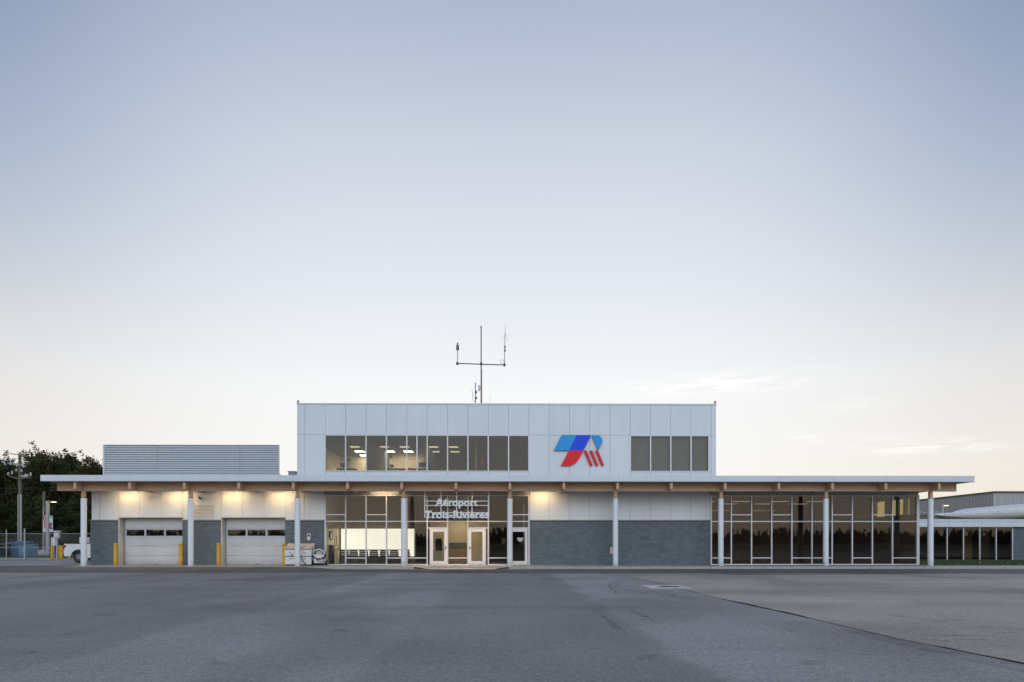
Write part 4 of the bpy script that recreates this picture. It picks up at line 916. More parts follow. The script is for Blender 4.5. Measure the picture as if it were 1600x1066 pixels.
eb = thing('outlet_box', (x, FY-.1, z), 'small beige outlet box on the long brick wall behind a column', 'box')
obj('box_body', MB().box(x-.09, x+.09, BF-.09, BF-.005, z-.21, z+.21), 'jamb_trim', eb, bevel=.01); piece('cover', x-.07, x+.07, BF-.1, BF-.091, z-.18, z+.1, 'tank_lid', eb)
# twin white service cabinets behind a column
TY0, TY1 = .72, 1.45
def tank(pa, pb, label, hose):
    x0_, x1_ = PX(pa, TY0), PX(pb, TY0); t_ = thing('service_cabinet', ((x0_+x1_)/2, (TY0+TY1)/2, 0), label, 'cabinet')
    zf, zm = PZ(460, 857, TY0), PZ(460, 869.5, TY0)
    obj('lower_body', MB().box(x0_+.02, x1_-.02, TY0+.02, TY1, .07, zm-.02), 'tank_white', t_, bevel=.012)
    obj('upper_body', MB().prism([(0, 0), (1, 0), (1, 1), (0, 1)], 0, 1) if False else MB().add([(x0_, TY0, zm+.02), (x1_, TY0, zm+.02), (x1_, TY1, zm+.02), (x0_, TY1, zm+.02), (x0_, TY0, zf-.07), (x1_, TY0, zf-.07), (x1_, TY1, zf+.22), (x0_, TY1, zf+.22)], [(0, 3, 2, 1), (4, 5, 6, 7), (0, 1, 5, 4), (1, 2, 6, 5), (2, 3, 7, 6), (3, 0, 4, 7)]), 'tank_white', t_, bevel=.012)
    obj('lid', MB().add([(x0_-.02, TY0-.03, zf-.03), (x1_+.02, TY0-.03, zf-.03), (x1_+.02, TY1+.02, zf+.25), (x0_-.02, TY1+.02, zf+.25), (x0_-.02, TY0-.03, zf+.01), (x1_+.02, TY0-.03, zf+.01), (x1_+.02, TY1+.02, zf+.29), (x0_-.02, TY1+.02, zf+.29)], [(0, 3, 2, 1), (4, 5, 6, 7), (0, 1, 5, 4), (1, 2, 6, 5), (2, 3, 7, 6), (3, 0, 4, 7)]), 'tank_lid', t_)
    piece('lid_seal', x0_+.01, x1_-.01, TY0+.005, TY1-.02, zf-.069, zf-.031, 'black_rubber', t_); piece('gap_seal', x0_+.03, x1_-.03, TY0+.03, TY1-.02, zm-.019, zm+.019, 'black_rubber', t_)
    cx_ = (x0_+x1_)/2
    for z_ in (zm+.22, zm-.12): piece('handle', cx_-.07, cx_+.07, TY0-.012, TY0+.018, z_-.03, z_+.03, 'galvanised', t_)
    for a in (x0_+.08, x1_-.08): piece('foot', a-.05, a+.05, TY0+.1, TY1-.1, 0, .069, 'dark_metal', t_)
    if hose: obj('hose', MB().tube([(x0_+.22, TY0-.03, zm-.02), (x0_+.30, TY0-.05, zm-.22), (x0_+.45, TY0-.06, .14), (x0_+.6, TY0-.08, .03), (x0_+.75, TY0-.08, .02)], .018, 8), 'black_rubber', t_, smooth=True)
    else: piece('padlock', x1_-.35, x1_-.27, TY0-.03, TY0-.001, zm+.03, zm+.12, 'dark_metal', t_)
tank(444.4, 464.4, 'white service cabinet with padlock next to the yellow bollard', False); tank(464.7, 486.5, 'white service cabinet with a black hose hanging down its front', True)
# hose reel cart
CYr = .95; xc = PX(499, CYr); rx = .36
hc = thing('hose_reel_cart', (xc, CYr, 0), 'wheeled hose reel cart of white metal wound with black hose', 'cart')
zc = PZ(499, 865.5, CYr)
ring = [(xc+.33*math.cos(t_), CYr-.12, zc+.24*math.sin(t_)*(1.05 if math.sin(t_) > 0 else .95)) for t_ in [i*math.pi/12 for i in range(25)]]
obj('reel_frame', MB().tube(ring, .035, 8), 'tank_white', hc, smooth=True)
obj('reel_drum', MB().tube([(xc, CYr-.1, zc+.02), (xc, CYr+.25, zc+.02)], .17, 20), 'galvanised', hc, smooth=True)
obj('reel_plate', MB().add([(xc-.3, CYr-.11, zc-.04), (xc+.3, CYr-.11, zc-.04), (xc+.22, CYr-.11, zc-.2), (xc-.22, CYr-.11, zc-.2)], [(0, 1, 2, 3)]), 'tank_white', hc)
for i, rr in enumerate((.27, .305)): obj('hose', MB().tube([(xc+rr*1.25*math.cos(t_), CYr-.04+.06*i, zc-.06+rr*math.sin(t_)) for t_ in [i2*math.pi/14 for i2 in range(29)]], .024, 6), 'black_rubber', hc, smooth=True)
obj('hose_tail', MB().tube([(xc-.34, CYr-.14, zc-.05), (xc-.2, CYr-.16, zc-.26), (xc+.05, CYr-.17, zc-.42), (xc+.25, CYr-.17, zc-.45), (xc+.34, CYr-.15, zc-.2), (xc+.42, CYr-.14, zc+.0)], .02, 8), 'black_rubber', hc, smooth=True)
obj('tank_body', MB().box(xc-.32, xc+.30, CYr-.05, CYr+.35, .14, .46), 'tank_white', hc, bevel=.03)
for i in range(3): piece('label_plate', xc-.2+.17*i, xc-.1+.17*i, CYr-.056, CYr-.051, .36, .42, 'furniture_dark', hc)
piece('chassis', xc-.36, xc+.36, CYr-.03, CYr+.33, .09, .139, 'dark_metal', hc)
for s in (-1, 1):
    wh = obj('wheel', MB().tube([(xc+s*.38, CYr+.05, .15), (xc+s*.46, CYr+.05, .15)], .15, 20), 'black_rubber', hc, smooth=True); obj('hub', MB().tube([(xc+s*.461, CYr+.05, .15), (xc+s*.47, CYr+.05, .15)], .06, 12), 'galvanised', wh)
# machinery seen through the garage windows
ym = thing('yellow_machine_frame', (PX(275, 5), 5, 0), 'yellow tubular machine frame seen through the first garage door windows', 'machine')
a_ = [P(272, 838, 5), P(275, 833, 5), P(284, 833.5, 5), P(285, 838, 5)]
obj('guard_rail', MB().tube([(a_[0][0], 5, .9)]+[(x, 5, z) for x, z in a_]+[(a_[3][0], 5, .9)], .035, 8), 'yellow', ym); obj('machine_body', MB().box(a_[0][0]-.5, a_[3][0]+.2, 4.7, 6.2, .35, 1.0), 'yellow', ym, bevel=.06)
for s in (0, 1): obj('wheel', MB().tube([(a_[0][0]-.2+1.0*s, 4.55, .35), (a_[0][0]-.2+1.0*s, 4.72, .35)], .35, 20), 'black_rubber', ym)

# ------------------------------------------------------------------ right side: lawn, old low wing, hangar, aircraft
LY = 11.6
lawn = struct('lawn', MB().add([(XR+.3, 1.0, .012), (150, 1.0, .012), (150, LY+.1, .03), (XR+.3, LY+.1, .03)], [(0, 1, 2, 3)]), 'lawn')
r = random.Random(11); mb = MB()
for i in range(15000):
    x = r.uniform(XR+.4, 66); y = 1.02+10.4*r.random()**1.5; h = r.uniform(.04, .10); a = r.uniform(0, 3.14); wx, wy = .012*math.cos(a), .012*math.sin(a)
    mb.add([(x-wx, y-wy, .012), (x+wx, y+wy, .012), (x+r.uniform(-.03, .03), y+r.uniform(-.03, .03), .012+h)], [(0, 1, 2)])
tag(obj('grass_blades', mb, 'blade'), 'short green grass on the strip before the low glazed wing', 'grass', kind='stuff')
mb = MB()
for i in range(70):
    x = r.uniform(XR+1, 64); y = 1.1+3*r.random()**2; a = r.uniform(0, 6.3); q = .05
    mb.add([(x+q*math.cos(a+t_), y+q*math.sin(a+t_), .08+.03*math.sin(2*t_+a)) for t_ in (0, 1.57, 3.14, 4.71)], [(0, 1, 2, 3)])
tag(obj('fallen_leaves', mb, 'leaf_litter'), 'scattered dry brown leaves lying on the lawn edge', 'leaves', kind='stuff')
LX0, LX1 = XR-.4, 84
lz0, lz1, lz2 = PZ(1520, 823.5, LY), PZ(1520, 814.6, LY), PZ(1520, 811.6, LY)
LW = thing('low_glazed_wing', (60, LY, 0), 'low flat roofed glazed wing with white fascia beyond the lawn', 'building')
lm0 = PX(1479.3, LY); lmod = (PX(1581.4, LY)-PX(1479.3, LY))/4
kx = [lm0+lmod*i for i in range(-2, 5)]
for i in range(-2, 20):
    a = lm0+lmod*i; piece('fascia_panel', a+.005, a+lmod-.005, LY-.25, LY-.2, lz0, lz1, 'fascia_metal', LW)
piece('fascia_cap', LX0, LX1, LY-.28, LY-.18, lz1+.004, lz2, 'fascia_metal', LW); piece('roof', LX0, LX1, LY-.179, 19, lz0+.04, lz2-.05, 'roof_grey', LW); piece('soffit', LX0, LX1, LY-.245, LY+.3, lz0+.0, lz0+.038, 'soffit', LW)
for a in kx: piece('mullion', a-.035, a+.035, LY-.06, LY+.06, .04, lz0, 'aluminium', LW)
for a, b_ in zip(kx, kx[1:]): piece('pane', a+.035, b_-.035, LY-.006, LY+.006, .08, lz0, 'glass_dark', LW); piece('sill', a+.035, b_-.035, LY-.05, LY+.05, .03, .079, 'dark_metal', LW)
xw = kx[-1]+.06
o = piece('mortar_bed', xw, LX1, LY+.0, LY+.2, .03, lz0, 'mortar', LW); mb = MB(); row = 0; z = .04
while z < lz0-.09:
    x = xw+(-.1 if row % 2 else 0)
    while x < 70:
        a = max(x, xw); mb.box(a, x+.196, LY-.02, LY+.01, z, z+.066); x += .206
    z += .076; row += 1
o = obj('bricks', mb, 'brick', LW); o['kind'] = 'stuff'
piece('floor', LX0, LX1, LY+.25, 19, -.1, .03, 'carpet', LW); piece('back_wall', LX0, LX1, 18.8, 19, .03, lz0+.03, 'interior_dark', LW); piece('ceiling', LX0, LX1, LY+.31, 18.8, lz0-.02, lz0+.03, 'interior_dark', LW)
piece('side_wall', LX0, LX0+.15, LY+.1, 18.8, .03, lz0-.02, 'interior_dark', LW)
for (a, b_, y, z1, m_) in ((1506.5, 1519, 15, 2.3, 'tan_wood'), (1532, 1546, 16, 2.3, 'interior_wall')): piece('inner_partition', PX(a, y), PX(b_, y), y, y+.1, .03, z1, m_, LW)
def bin_(px, y, m_, label, h=.9):
    x = PX(px, y); t_ = thing('waste_bin', (x, y, .03), label, 'bin'); obj('bin_body', MB().add([(x-.15, y-.15, .03), (x+.15, y-.15, .03), (x+.15, y+.15, .03), (x-.15, y+.15, .03), (x-.2, y-.2, h), (x+.2, y-.2, h), (x+.2, y+.2, h), (x-.2, y+.2, h)], [(0, 3, 2, 1), (4, 5, 6, 7), (0, 1, 5, 4), (1, 2, 6, 5), (2, 3, 7, 6), (3, 0, 4, 7)]), m_, t_, bevel=.02); obj('bin_lid', MB().box(x-.21, x+.21, y-.21, y+.21, h+.002, h+.06), m_, t_, bevel=.02)
bin_(1558.5, 13.2, 'purple', 'dark purple bin behind the glass of the low wing'); bin_(1564, 13.2, 'green_bin', 'green bin behind the glass of the low wing')
# aircraft wing over the low roof
WY = 24.0
st = [(1463, 803, 804.3, 805.6, .5), (1472, 801.8, 804.6, 808, 1.3), (1484, 800.9, 804.0, 810.5, 2.0), (1500, 800.2, 803.2, 812, 2.6), (1510, 799.4, 802.8, 812.6, 2.9), (1515, 797.3, 802.4, 813, 3.0), (1521, 794.9, 801.8, 813.3, 3.1), (1528, 793.4, 801.2, 813.6, 3.2), (1545, 792.0, 800, 814, 3.3), (1570, 789.8, 798.3, 813.6, 3.4), (1600, 787.2, 796.2, 812, 3.5), (1640, 784, 793.6, 811, 3.6), (1700, 780, 790, 809, 3.7), (1800, 776, 786, 808, 3.8)]
v = []; n = 14
for (px, yt, ym_, yb_, ch_) in st:
    x = PX(px, WY); zt, zm_, zb_ = (PZ(px, q, WY) for q in (yt, ym_, yb_))
    for k in range(n):
        t_ = 2*math.pi*k/n; cy = (1-math.cos(t_))/2; s_ = math.sin(t_)
        zz_ = zm_+((zt-zm_)*s_**1 if s_ > 0 else (zm_-zb_)*s_)
        v.append((x, WY+ch_*(cy**1.25), zz_))
f = []
for i in range(len(st)-1):
    for k in range(n): f.append((i*n+k, (i+1)*n+k, (i+1)*n+(k+1) % n, i*n+(k+1) % n))
f += [tuple(range(n)), tuple(range((len(st)-1)*n, len(st)*n))[::-1]]
AC = thing('parked_aircraft', (PX(1700, WY), WY, GZ), 'white aircraft whose long wing reaches out above the low wing roof', 'aircraft')
wg = obj('wing', MB().add(v, f), 'plane_white', AC, smooth=True)
for i, px in enumerate((1476, 1490, 1503, 1517, 1531, 1546, 1560, 1575, 1590)):
    # seams between the leading edge skins
    ys_ = [(a, b2) for a, b2 in zip(st, st[1:]) if a[0] <= px <= b2[0]][0]; t_ = (px-ys_[0][0])/(ys_[1][0]-ys_[0][0]); ym_ = ys_[0][2]+t_*(ys_[1][2]-ys_[0][2]); x, z = P(px, ym_, WY)
    piece('skin_seam', x-.012, x+.012, WY-.006, WY+.05, z-.05, z+.11, 'panel_line', wg)
px_ = 1535.5; x = PX(px_, WY+1.0); obj('support_post', MB().lathe([(.34, GZ), (.34, PZ(px_, 805.5, WY+1))], x, WY+1.0, 24), 'plane_white', AC, smooth=True); obj('post_collar', MB().lathe([(.36, PZ(px_, 811, WY+1)), (.36, PZ(px_, 809.8, WY+1))], x, WY+1.0, 24), 'panel_line', AC)
obj('engine_inlet', MB().box(PX(1540, WY+1.4), PX(1549, WY+1.4), WY+1.2, WY+2.4, PZ(1545, 815, WY+1), PZ(1545, 809, WY+1)), 'dark_metal', AC, bevel=.1)
fx = PX(1830, WY+1.5)
obj('fuselage', MB().tube([(fx, WY-7, 2.9), (fx, WY-6, 2.9), (fx, WY-3, 3.0), (fx, WY+4, 3.1), (fx, WY+9, 3.5), (fx, WY+12, 3.9)], [.3, .9, 1.35, 1.35, .8, .25], 20), 'plane_white', AC, smooth=True)
obj('tail_fin', MB().add([(fx-.08, WY+9, 3.9), (fx+.08, WY+9, 3.9), (fx+.08, WY+12.2, 3.9), (fx-.08, WY+12.2, 3.9), (fx-.05, WY+11, 6.6), (fx+.05, WY+11, 6.6), (fx+.05, WY+12.6, 6.6), (fx-.05, WY+12.6, 6.6)], [(0, 3, 2, 1), (4, 5, 6, 7), (0, 1, 5, 4), (1, 2, 6, 5), (2, 3, 7, 6), (3, 0, 4, 7)]), 'plane_white', AC)
for (dx_, dy_) in ((-1.4, WY+1.5), (1.4, WY+1.5), (0, WY-4.5)): obj('landing_gear', MB().tube([(fx+dx_-.12, dy_, GZ+.4), (fx+dx_+.12, dy_, GZ+.4)], .4, 20).tube([(fx+dx_, dy_, GZ+.4), (fx+dx_*.5, dy_, 2.2)], .08, 8), 'black_rubber', AC)
# hangar
hz = 9.0
def Hp(px, py): d = (hz-CH)*F/(HOR-py); u = (px-800)/F; xr = u*d; return Vector((CX+xr*math.cos(YAW)+d*math.sin(YAW), -CD-xr*math.sin(YAW)+d*math.cos(YAW), 0))
hA, hB = Hp(1554, 768.3), Hp(1431, 781.6); hC = hA+Vector((28, .6, 0))
HG = thing('metal_hangar', (hA.x, hA.y, GZ), 'large grey ribbed metal hangar standing behind the low wing', 'building')
bk = hB+Vector((28, 8, 0))
mb = MB().add([(p.x, p.y, z) for z in (GZ, hz) for p in (hA, hC, bk, hB)], [(0, 1, 5, 4), (1, 2, 6, 5), (2, 3, 7, 6), (3, 0, 4, 7), (4, 5, 6, 7)])
obj('wall', mb, 'hangar', HG)
def strip(name, a, b_, n_, wd, z0, z1, m_, proud=.05, skip=0):
    d = (b_-a); L_ = d.length; d.normalize(); nn = Vector((d.y, -d.x, 0))
    if (Vector((CX, -CD, 0))-a).dot(nn) < 0: nn = -nn
    for i in range(n_):
        c = a+d*(L_*(i+.5)/n_); q = [c-d*wd/2+nn*.002, c+d*wd/2+nn*.002, c+d*wd/2+nn*proud, c-d*wd/2+nn*proud]
        obj(name, MB().add([(p.x, p.y, z) for z in (z0, z1) for p in q], [(0, 3, 2, 1), (4, 5, 6, 7), (0, 1, 5, 4), (1, 2, 6, 5), (2, 3, 7, 6), (3, 0, 4, 7)]), m_, HG)
strip('wall_rib', hB, hA, 26, .22, GZ, hz-.2, 'hangar', .05); strip('wall_rib', hA, hC, 24, .2, GZ, hz-.2, 'hangar', .03)
strip('eave_trim', hB, hA, 1, (hA-hB).length+.1, hz-.2, hz+.06, 'hangar_trim', .14); strip('eave_trim', hA, hC, 1, (hC-hA).length, hz-.2, hz+.062, 'hangar_trim', .14)
strip('corner_trim', hA-(hA-hB).normalized()*.15, hA, 1, .14, GZ, hz-.21, 'white_wall', .06)
# shed with a ribbed olive roof, and plant on it
SHY = 40
xs0, xs1 = PX(1425, SHY), PX(1471, SHY); za, zb_ = PZ(1440, 813, SHY), PZ(1440, 803, SHY)
SH = thing('small_shed', ((xs0+xs1)/2, SHY, GZ), 'small shed with a ribbed olive metal roof before the hangar', 'shed')
obj('wall', MB().box(xs0+.2, xs1-.2, SHY+.2, SHY+4.6, GZ, za), 'hangar', SH)
obj('roof', MB().add([(xs0, SHY, za), (xs1, SHY, za), (xs1, SHY+2.4, zb_), (xs0, SHY+2.4, zb_), (xs0, SHY+4.8, za), (xs1, SHY+4.8, za)], [(0, 1, 2, 3), (3, 2, 5, 4), (0, 3, 4), (1, 5, 2)]), 'olive_roof', SH)
for i in range(12):
    x = xs0+(xs1-xs0)*(i+.5)/12; obj('roof_rib', MB().tube([(x, SHY-.02, za+.02), (x, SHY+2.4, zb_+.02)], .035, 5), 'olive_roof', SH)
for i, px in enumerate((1437, 1442, 1447.5, 1461.5, 1468.5)):
    x, z = P(px, 803, SHY+2.4); z1 = PZ(px, (799.5, 801, 800.5, 798.5, 800)[i], SHY+2.4); obj('roof_vent', MB().lathe([(.18, z-.1), (.18, z1-.12), (.3, z1-.1), (.25, z1)], x, SHY+2.4, 12), 'galvanised', SH)
lp_y = 36; x, z = P(1472.6, 790, lp_y)
YL = thing('yard_lamp', (x, lp_y, GZ), 'lit yard lamp on a pale post before the hangar wall', 'lamp post')
obj('post', MB().box(x-.12, x+.12, lp_y-.1, lp_y+.1, GZ, z), 'concrete_pale', YL, bevel=.01); obj('arm', MB().box(x-.14, x+.7, lp_y-.1, lp_y+.1, z+.0, z+.08), 'galvanised', YL); piece('lens', x+.2, x+.62, lp_y-.08, lp_y+.08, z-.03, z-.002, 'lamp_street', YL)
obj('spike', MB().tube([(x+.15, lp_y, z+.08), (x+.15, lp_y, PZ(1474, 780.5, lp_y))], .02, 6), 'galvanised', YL)
for i, (px, w_) in enumerate(((1506, .22), (1510, .18))):
    x, z = P(px, 801, 38); t_ = thing('flood_light', (x, 38, GZ), 'pair of small dark flood lights showing over the aircraft wing', 'light', 'flood lights by the hangar')
    z1 = PZ(px, 796, 38); obj('pole', MB().tube([(x, 38, GZ), (x, 38, z)], .05, 8), 'galvanised', t_); obj('head', MB().lathe([(.1, z), (w_, z+.08), (w_, z1-.06), (.12, z1)], x, 38, 12), 'dark_metal', t_)

# ------------------------------------------------------------------ left yard
kb = struct('yard_kerb', MB().box(-90, PX(175, 20.5), 20.4, 20.7, GZ-.1, .0), 'concrete_pale')
struct('verge', MB().add([(-120, 20.7, -.02), (40, 20.7, -.02), (40, 48, .05), (-120, 48, .05)], [(0, 1, 2, 3)]), 'lawn')
mb = MB(); r = random.Random(4)
for i in range(5000):
    x = r.uniform(-32, 2); y = 20.8+20*r.random()**1.6; h = r.uniform(.08, .28); a = r.uniform(0, 3.14); wx, wy = .02*math.cos(a), .02*math.sin(a)
    mb.add([(x-wx, y-wy, -.02), (x+wx, y+wy, -.02), (x+r.uniform(-.08, .08), y+r.uniform(-.08, .08), h)], [(0, 1, 2)])
tag(obj('verge_grass', mb, 'blade'), 'rough green verge grass behind the yard kerb', 'grass', kind='stuff')
FNY = 20.2
fx0, fx1 = PX(-14, FNY), PX(165, FNY); fz1 = PZ(60, 834, FNY); fzm = PZ(60, 855.5, FNY)
FN = thing('chain_link_fence', ((fx0+fx1)/2, FNY, GZ), 'galvanised chain link fence with rails across the yard before the trees', 'fence')
for px in (-14, 10, 90, 163): x = PX(px, FNY); obj('post', MB().tube([(x, FNY, GZ), (x, FNY, PZ(px, 827.5 if px != 90 else 834, FNY))], .035, 8), 'galvanised', FN)
x = PX(39.4, FNY); o = obj('gate_post', MB().tube([(x, FNY-.08, GZ), (x, FNY-.08, PZ(39, 827, FNY))], .065, 10), 'galvanised', FN, smooth=True); obj('post_cap', MB().lathe([(.07, PZ(39, 827, FNY)), (.05, PZ(39, 826.2, FNY))], x, FNY-.08, 10), 'galvanised', o)
for z, a, b_ in ((fz1, fx0, fx1), (fzm, fx0, PX(86, FNY)), (GZ+.08, fx0, PX(60, FNY))): obj('rail', MB().tube([(a, FNY, z), (b_, FNY, z)], .026, 6), 'galvanised', FN)
mb = MB(); z0, z1 = GZ+.06, fz1; hh = z1-z0; x = fx0-hh
while x < fx1:
    for s in (1, -1):
        a = (x, z0) if s == 1 else (x+hh, z0); b_ = (x+hh, z1) if s == 1 else (x, z1)
        if min(a[0], b_[0]) > fx0 and max(a[0], b_[0]) < fx1: mb.tube([(a[0], FNY+.012*s, a[1]), (b_[0], FNY+.012*s, b_[1])], .0022, 3, cap=False)
    x += .075
o = obj('wire_mesh', mb, 'galvanised', FN); o['kind'] = 'stuff'
# bins
def dumpster(pa, pb, y, top, m_, label, slope=.25, light=False):
    x0_, x1_ = PX(pa, y), PX(pb, y); z1 = PZ((pa+pb)/2, top, y); t_ = thing('dumpster', ((x0_+x1_)/2, y, GZ), label, 'dumpster')
    d = 1.5
    obj('bin_body', MB().add([(x0_+.08, y, GZ+.12), (x1_-.08, y, GZ+.12), (x1_-.08, y+d, GZ+.12), (x0_+.08, y+d, GZ+.12), (x0_, y-.05, z1-slope), (x1_, y-.05, z1-slope), (x1_, y+d, z1-.03), (x0_, y+d, z1-.03)], [(0, 3, 2, 1), (4, 5, 6, 7), (0, 1, 5, 4), (1, 2, 6, 5), (2, 3, 7, 6), (3, 0, 4, 7)]), m_, t_, bevel=.02)
    obj('lid', MB().add([(x0_-.04, y-.1, z1-slope+.005), (x1_+.04, y-.1, z1-slope+.005), (x1_+.04, y+d, z1-.025), (x0_-.04, y+d, z1-.025), (x0_-.04, y-.1, z1-slope+.06), (x1_+.04, y-.1, z1-slope+.06), (x1_+.04, y+d, z1+.03), (x0_-.04, y+d, z1+.03)], [(0, 3, 2, 1), (4, 5, 6, 7), (0, 1, 5, 4), (1, 2, 6, 5), (2, 3, 7, 6), (3, 0, 4, 7)]), m_, t_)
    for i in range(4): a = x0_+.15+(x1_-x0_-.3)*i/3; piece('rib', a-.03, a+.03, y-.05, y+.03, GZ+.2, z1-slope-.1, m_, t_)
    for a in (x0_+.15, x1_-.15): obj('caster', MB().tube([(a-.04, y+.2, GZ+.07), (a+.04, y+.2, GZ+.07)], .07, 12), 'black_rubber', t_)
    if light: x = (x0_+x1_)/2+.1; obj('emblem', MB().tube([(x+.13*math.cos(q), y-.052, .65+.13*math.sin(q)) for q in [i*math.pi/7 for i in range(15)]], .025, 6), 'banner_white', t_)
    return t_
dumpster(-8, 9.5, 25.5, 848, 'bin_black', 'black waste bin beside the blue bins behind the fence'); dumpster(10, 36, 26.2, 846.0, 'bin_blue', 'tall dark blue dumpster with sloped lid behind the fence'); dumpster(29, 43, 24.2, 851.5, 'bin_lightblue', 'light blue recycling bin with a white ring emblem', .12, True)
# bollards, pedestals, marker
for px in (81.2, 92.6, 96.2): 
    y = 18.6; x = PX(px, y); bollard(px, y, 'yellow bollard in the yard by the gate keypad post', 'bollards by the keypad', 850, .095)
bollard(108.5, 18.9, 'short yellow post showing under the pickup truck bumper', None, 864, .1)
for o in bpy.data.objects:
    if o.name.startswith('bollard') and o.location.y > 10: o.location.z += GZ
y = 18.4; x, zt = P(89, 829, y)
KP = thing('keypad_pedestal', (x, y, GZ), 'grey gate keypad box with a hood on a slim post', 'keypad')
obj('post', MB().box(x-.05, x+.05, y-.04, y+.04, GZ, zt-.6), 'galvanised', KP); obj('box_body', MB().box(x-.2, x+.22, y-.14, y+.12, zt-.66, zt-.12), 'steel_grey', KP, bevel=.015); obj('hood', MB().box(x-.26, x+.26, y-.24, y+.14, zt-.12, zt-.03), 'aluminium', KP, bevel=.01); piece('keypad_face', x-.14, x+.16, y-.146, y-.141, zt-.55, zt-.2, 'aluminium', KP)
y = 19.2; x, zt = P(84, 840, y); CB = thing('control_box', (x, y, GZ), 'pale grey gate control box behind the keypad post', 'box')
obj('box_body', MB().box(x-.17, x+.17, y-.1, y+.1, PZ(84, 853, y), zt), 'aluminium', CB, bevel=.015); obj('post', MB().box(x-.04, x+.04, y-.04, y+.04, GZ, PZ(84, 853, y)), 'galvanised', CB)
y = 30; x, zt = P(52, 851, y); MK = thing('yellow_marker', (x, y, 0), 'small yellow marker plate on a thin stake in the verge', 'marker'); obj('stake', MB().tube([(x, y, 0), (x, y, zt)], .02, 6), 'galvanised', MK); piece('plate', x-.09, x+.09, y-.012, y-.0, zt-.18, zt, 'yellow', MK)
y = 15.5; x0_, z1_ = P(124, 839.5, y); x1_, _ = P(128.5, 839, y); UC_ = thing('utility_cabinet', ((x0_+x1_)/2, y, GZ), 'white utility cabinet standing behind the pickup truck bed', 'cabinet'); obj('cabinet_body', MB().box(x0_, x1_+.3, y, y+.5, GZ+.1, z1_), 'tank_white', UC_, bevel=.015); obj('cabinet_base', MB().box(x0_+.03, x1_+.27, y+.03, y+.47, GZ, GZ+.1), 'concrete', UC_)
# street lamp with banners
y = 31.5; x, zt = P(74.6, 783.5, y)
SLm = thing('street_lamp', (x, y, GZ), 'lit street lamp with two banners on its square pole', 'lamp post')
obj('pole', MB().box(x-.13, x+.13, y-.13, y+.13, GZ, zt), 'galvanised', SLm, bevel=.01); obj('base', MB().box(x-.28, x+.28, y-.28, y+.28, GZ, GZ+.35), 'concrete', SLm)
obj('arm', MB().box(x-.13, x+.75, y-.07, y+.07, zt-.07, zt+.06), 'galvanised', SLm, bevel=.01); hd = obj('head', MB().box(x+.35, x+.85, y-.14, y+.14, zt-.075, zt+.07), 'dark_metal', SLm, bevel=.02); piece('lens', x+.42, x+.80, y-.12, y+.12, zt-.10, zt-.076, 'lamp_street', SLm)
bz1, bz0 = PZ(74, 806.5, y), PZ(74, 831, y)
xa, xb = PX(67.3, y), x-.17; xc_, xd = x+.17, PX(82.6, y)
b1 = piece('banner', xa, xb, y-.012, y+.012, bz0, bz1, 'banner_white', SLm); b2 = piece('banner', xc_, xd, y-.012, y+.012, bz0, bz1, 'banner_cyan', SLm)
H_ = bz1-bz0; W_ = xb-xa
def clipped(poly): return [(max(xa, min(xb, px)), pz) for px, pz in poly]
for s in (0.0, .55): obj('stripe', MB().prism(clipped([(xa+W_*(s), bz1-.02), (xa+W_*(s+.28), bz1-.02), (xa+W_*(s+.9), bz0+H_*.2), (xa+W_*(s+.55), bz0+H_*.2)]), y-.02, y-.0125), 'banner_red', b1)
cxx, czz = xc_+.02, bz0+H_*.55; ringp = lambda r_, a0, a1: [(min(xd, cxx+r_*math.cos(a)), czz+r_*math.sin(a)*1.15) for a in [a0+(a1-a0)*i/16 for i in range(17)]]
obj('emblem_ring', MB().prism(ringp(.46, -math.pi/2, math.pi/2), y-.018, y-.0125), 'banner_white', b2); obj('emblem_field', MB().prism(ringp(.30, -math.pi/2, 0.1)+[(cxx, czz)], y-.024, y-.0185), 'banner_blue', b2); obj('emblem_wedge', MB().prism([(cxx, czz-.05), (cxx+.3, bz0+H_*.18), (cxx, bz0+H_*.18)], y-.03, y-.0245), 'banner_red', b2)
piece('banner_foot', xc_, xd, y-.02, y-.0125, bz0, bz0+H_*.14, 'banner_white', b2)
for z in (bz0-.02, bz1+.02): piece('banner_arm', xa, xd, y-.02, y+.02, z-.015, z+.015, 'galvanised', SLm)
y = 33.5; x, zt = P(68.6, 768, y)
WP = thing('wooden_pole', (x, y, 0), 'plain wooden pole with a grey metal box at its foot', 'pole'); obj('pole', MB().tube([(x, y, GZ), (x, y, zt)], [.16, .13], 12), 'wood_pole', WP, smooth=True); obj('meter_box', MB().box(x-.32, x+.32, y-.45, y-.17, 0, PZ(68, 859, y)), 'steel_grey', WP, bevel=.02); obj('conduit', MB().tube([(x+.08, y-.17, .5), (x+.08, y-.17, PZ(68, 792, y))], .04, 8), 'galvanised', WP)
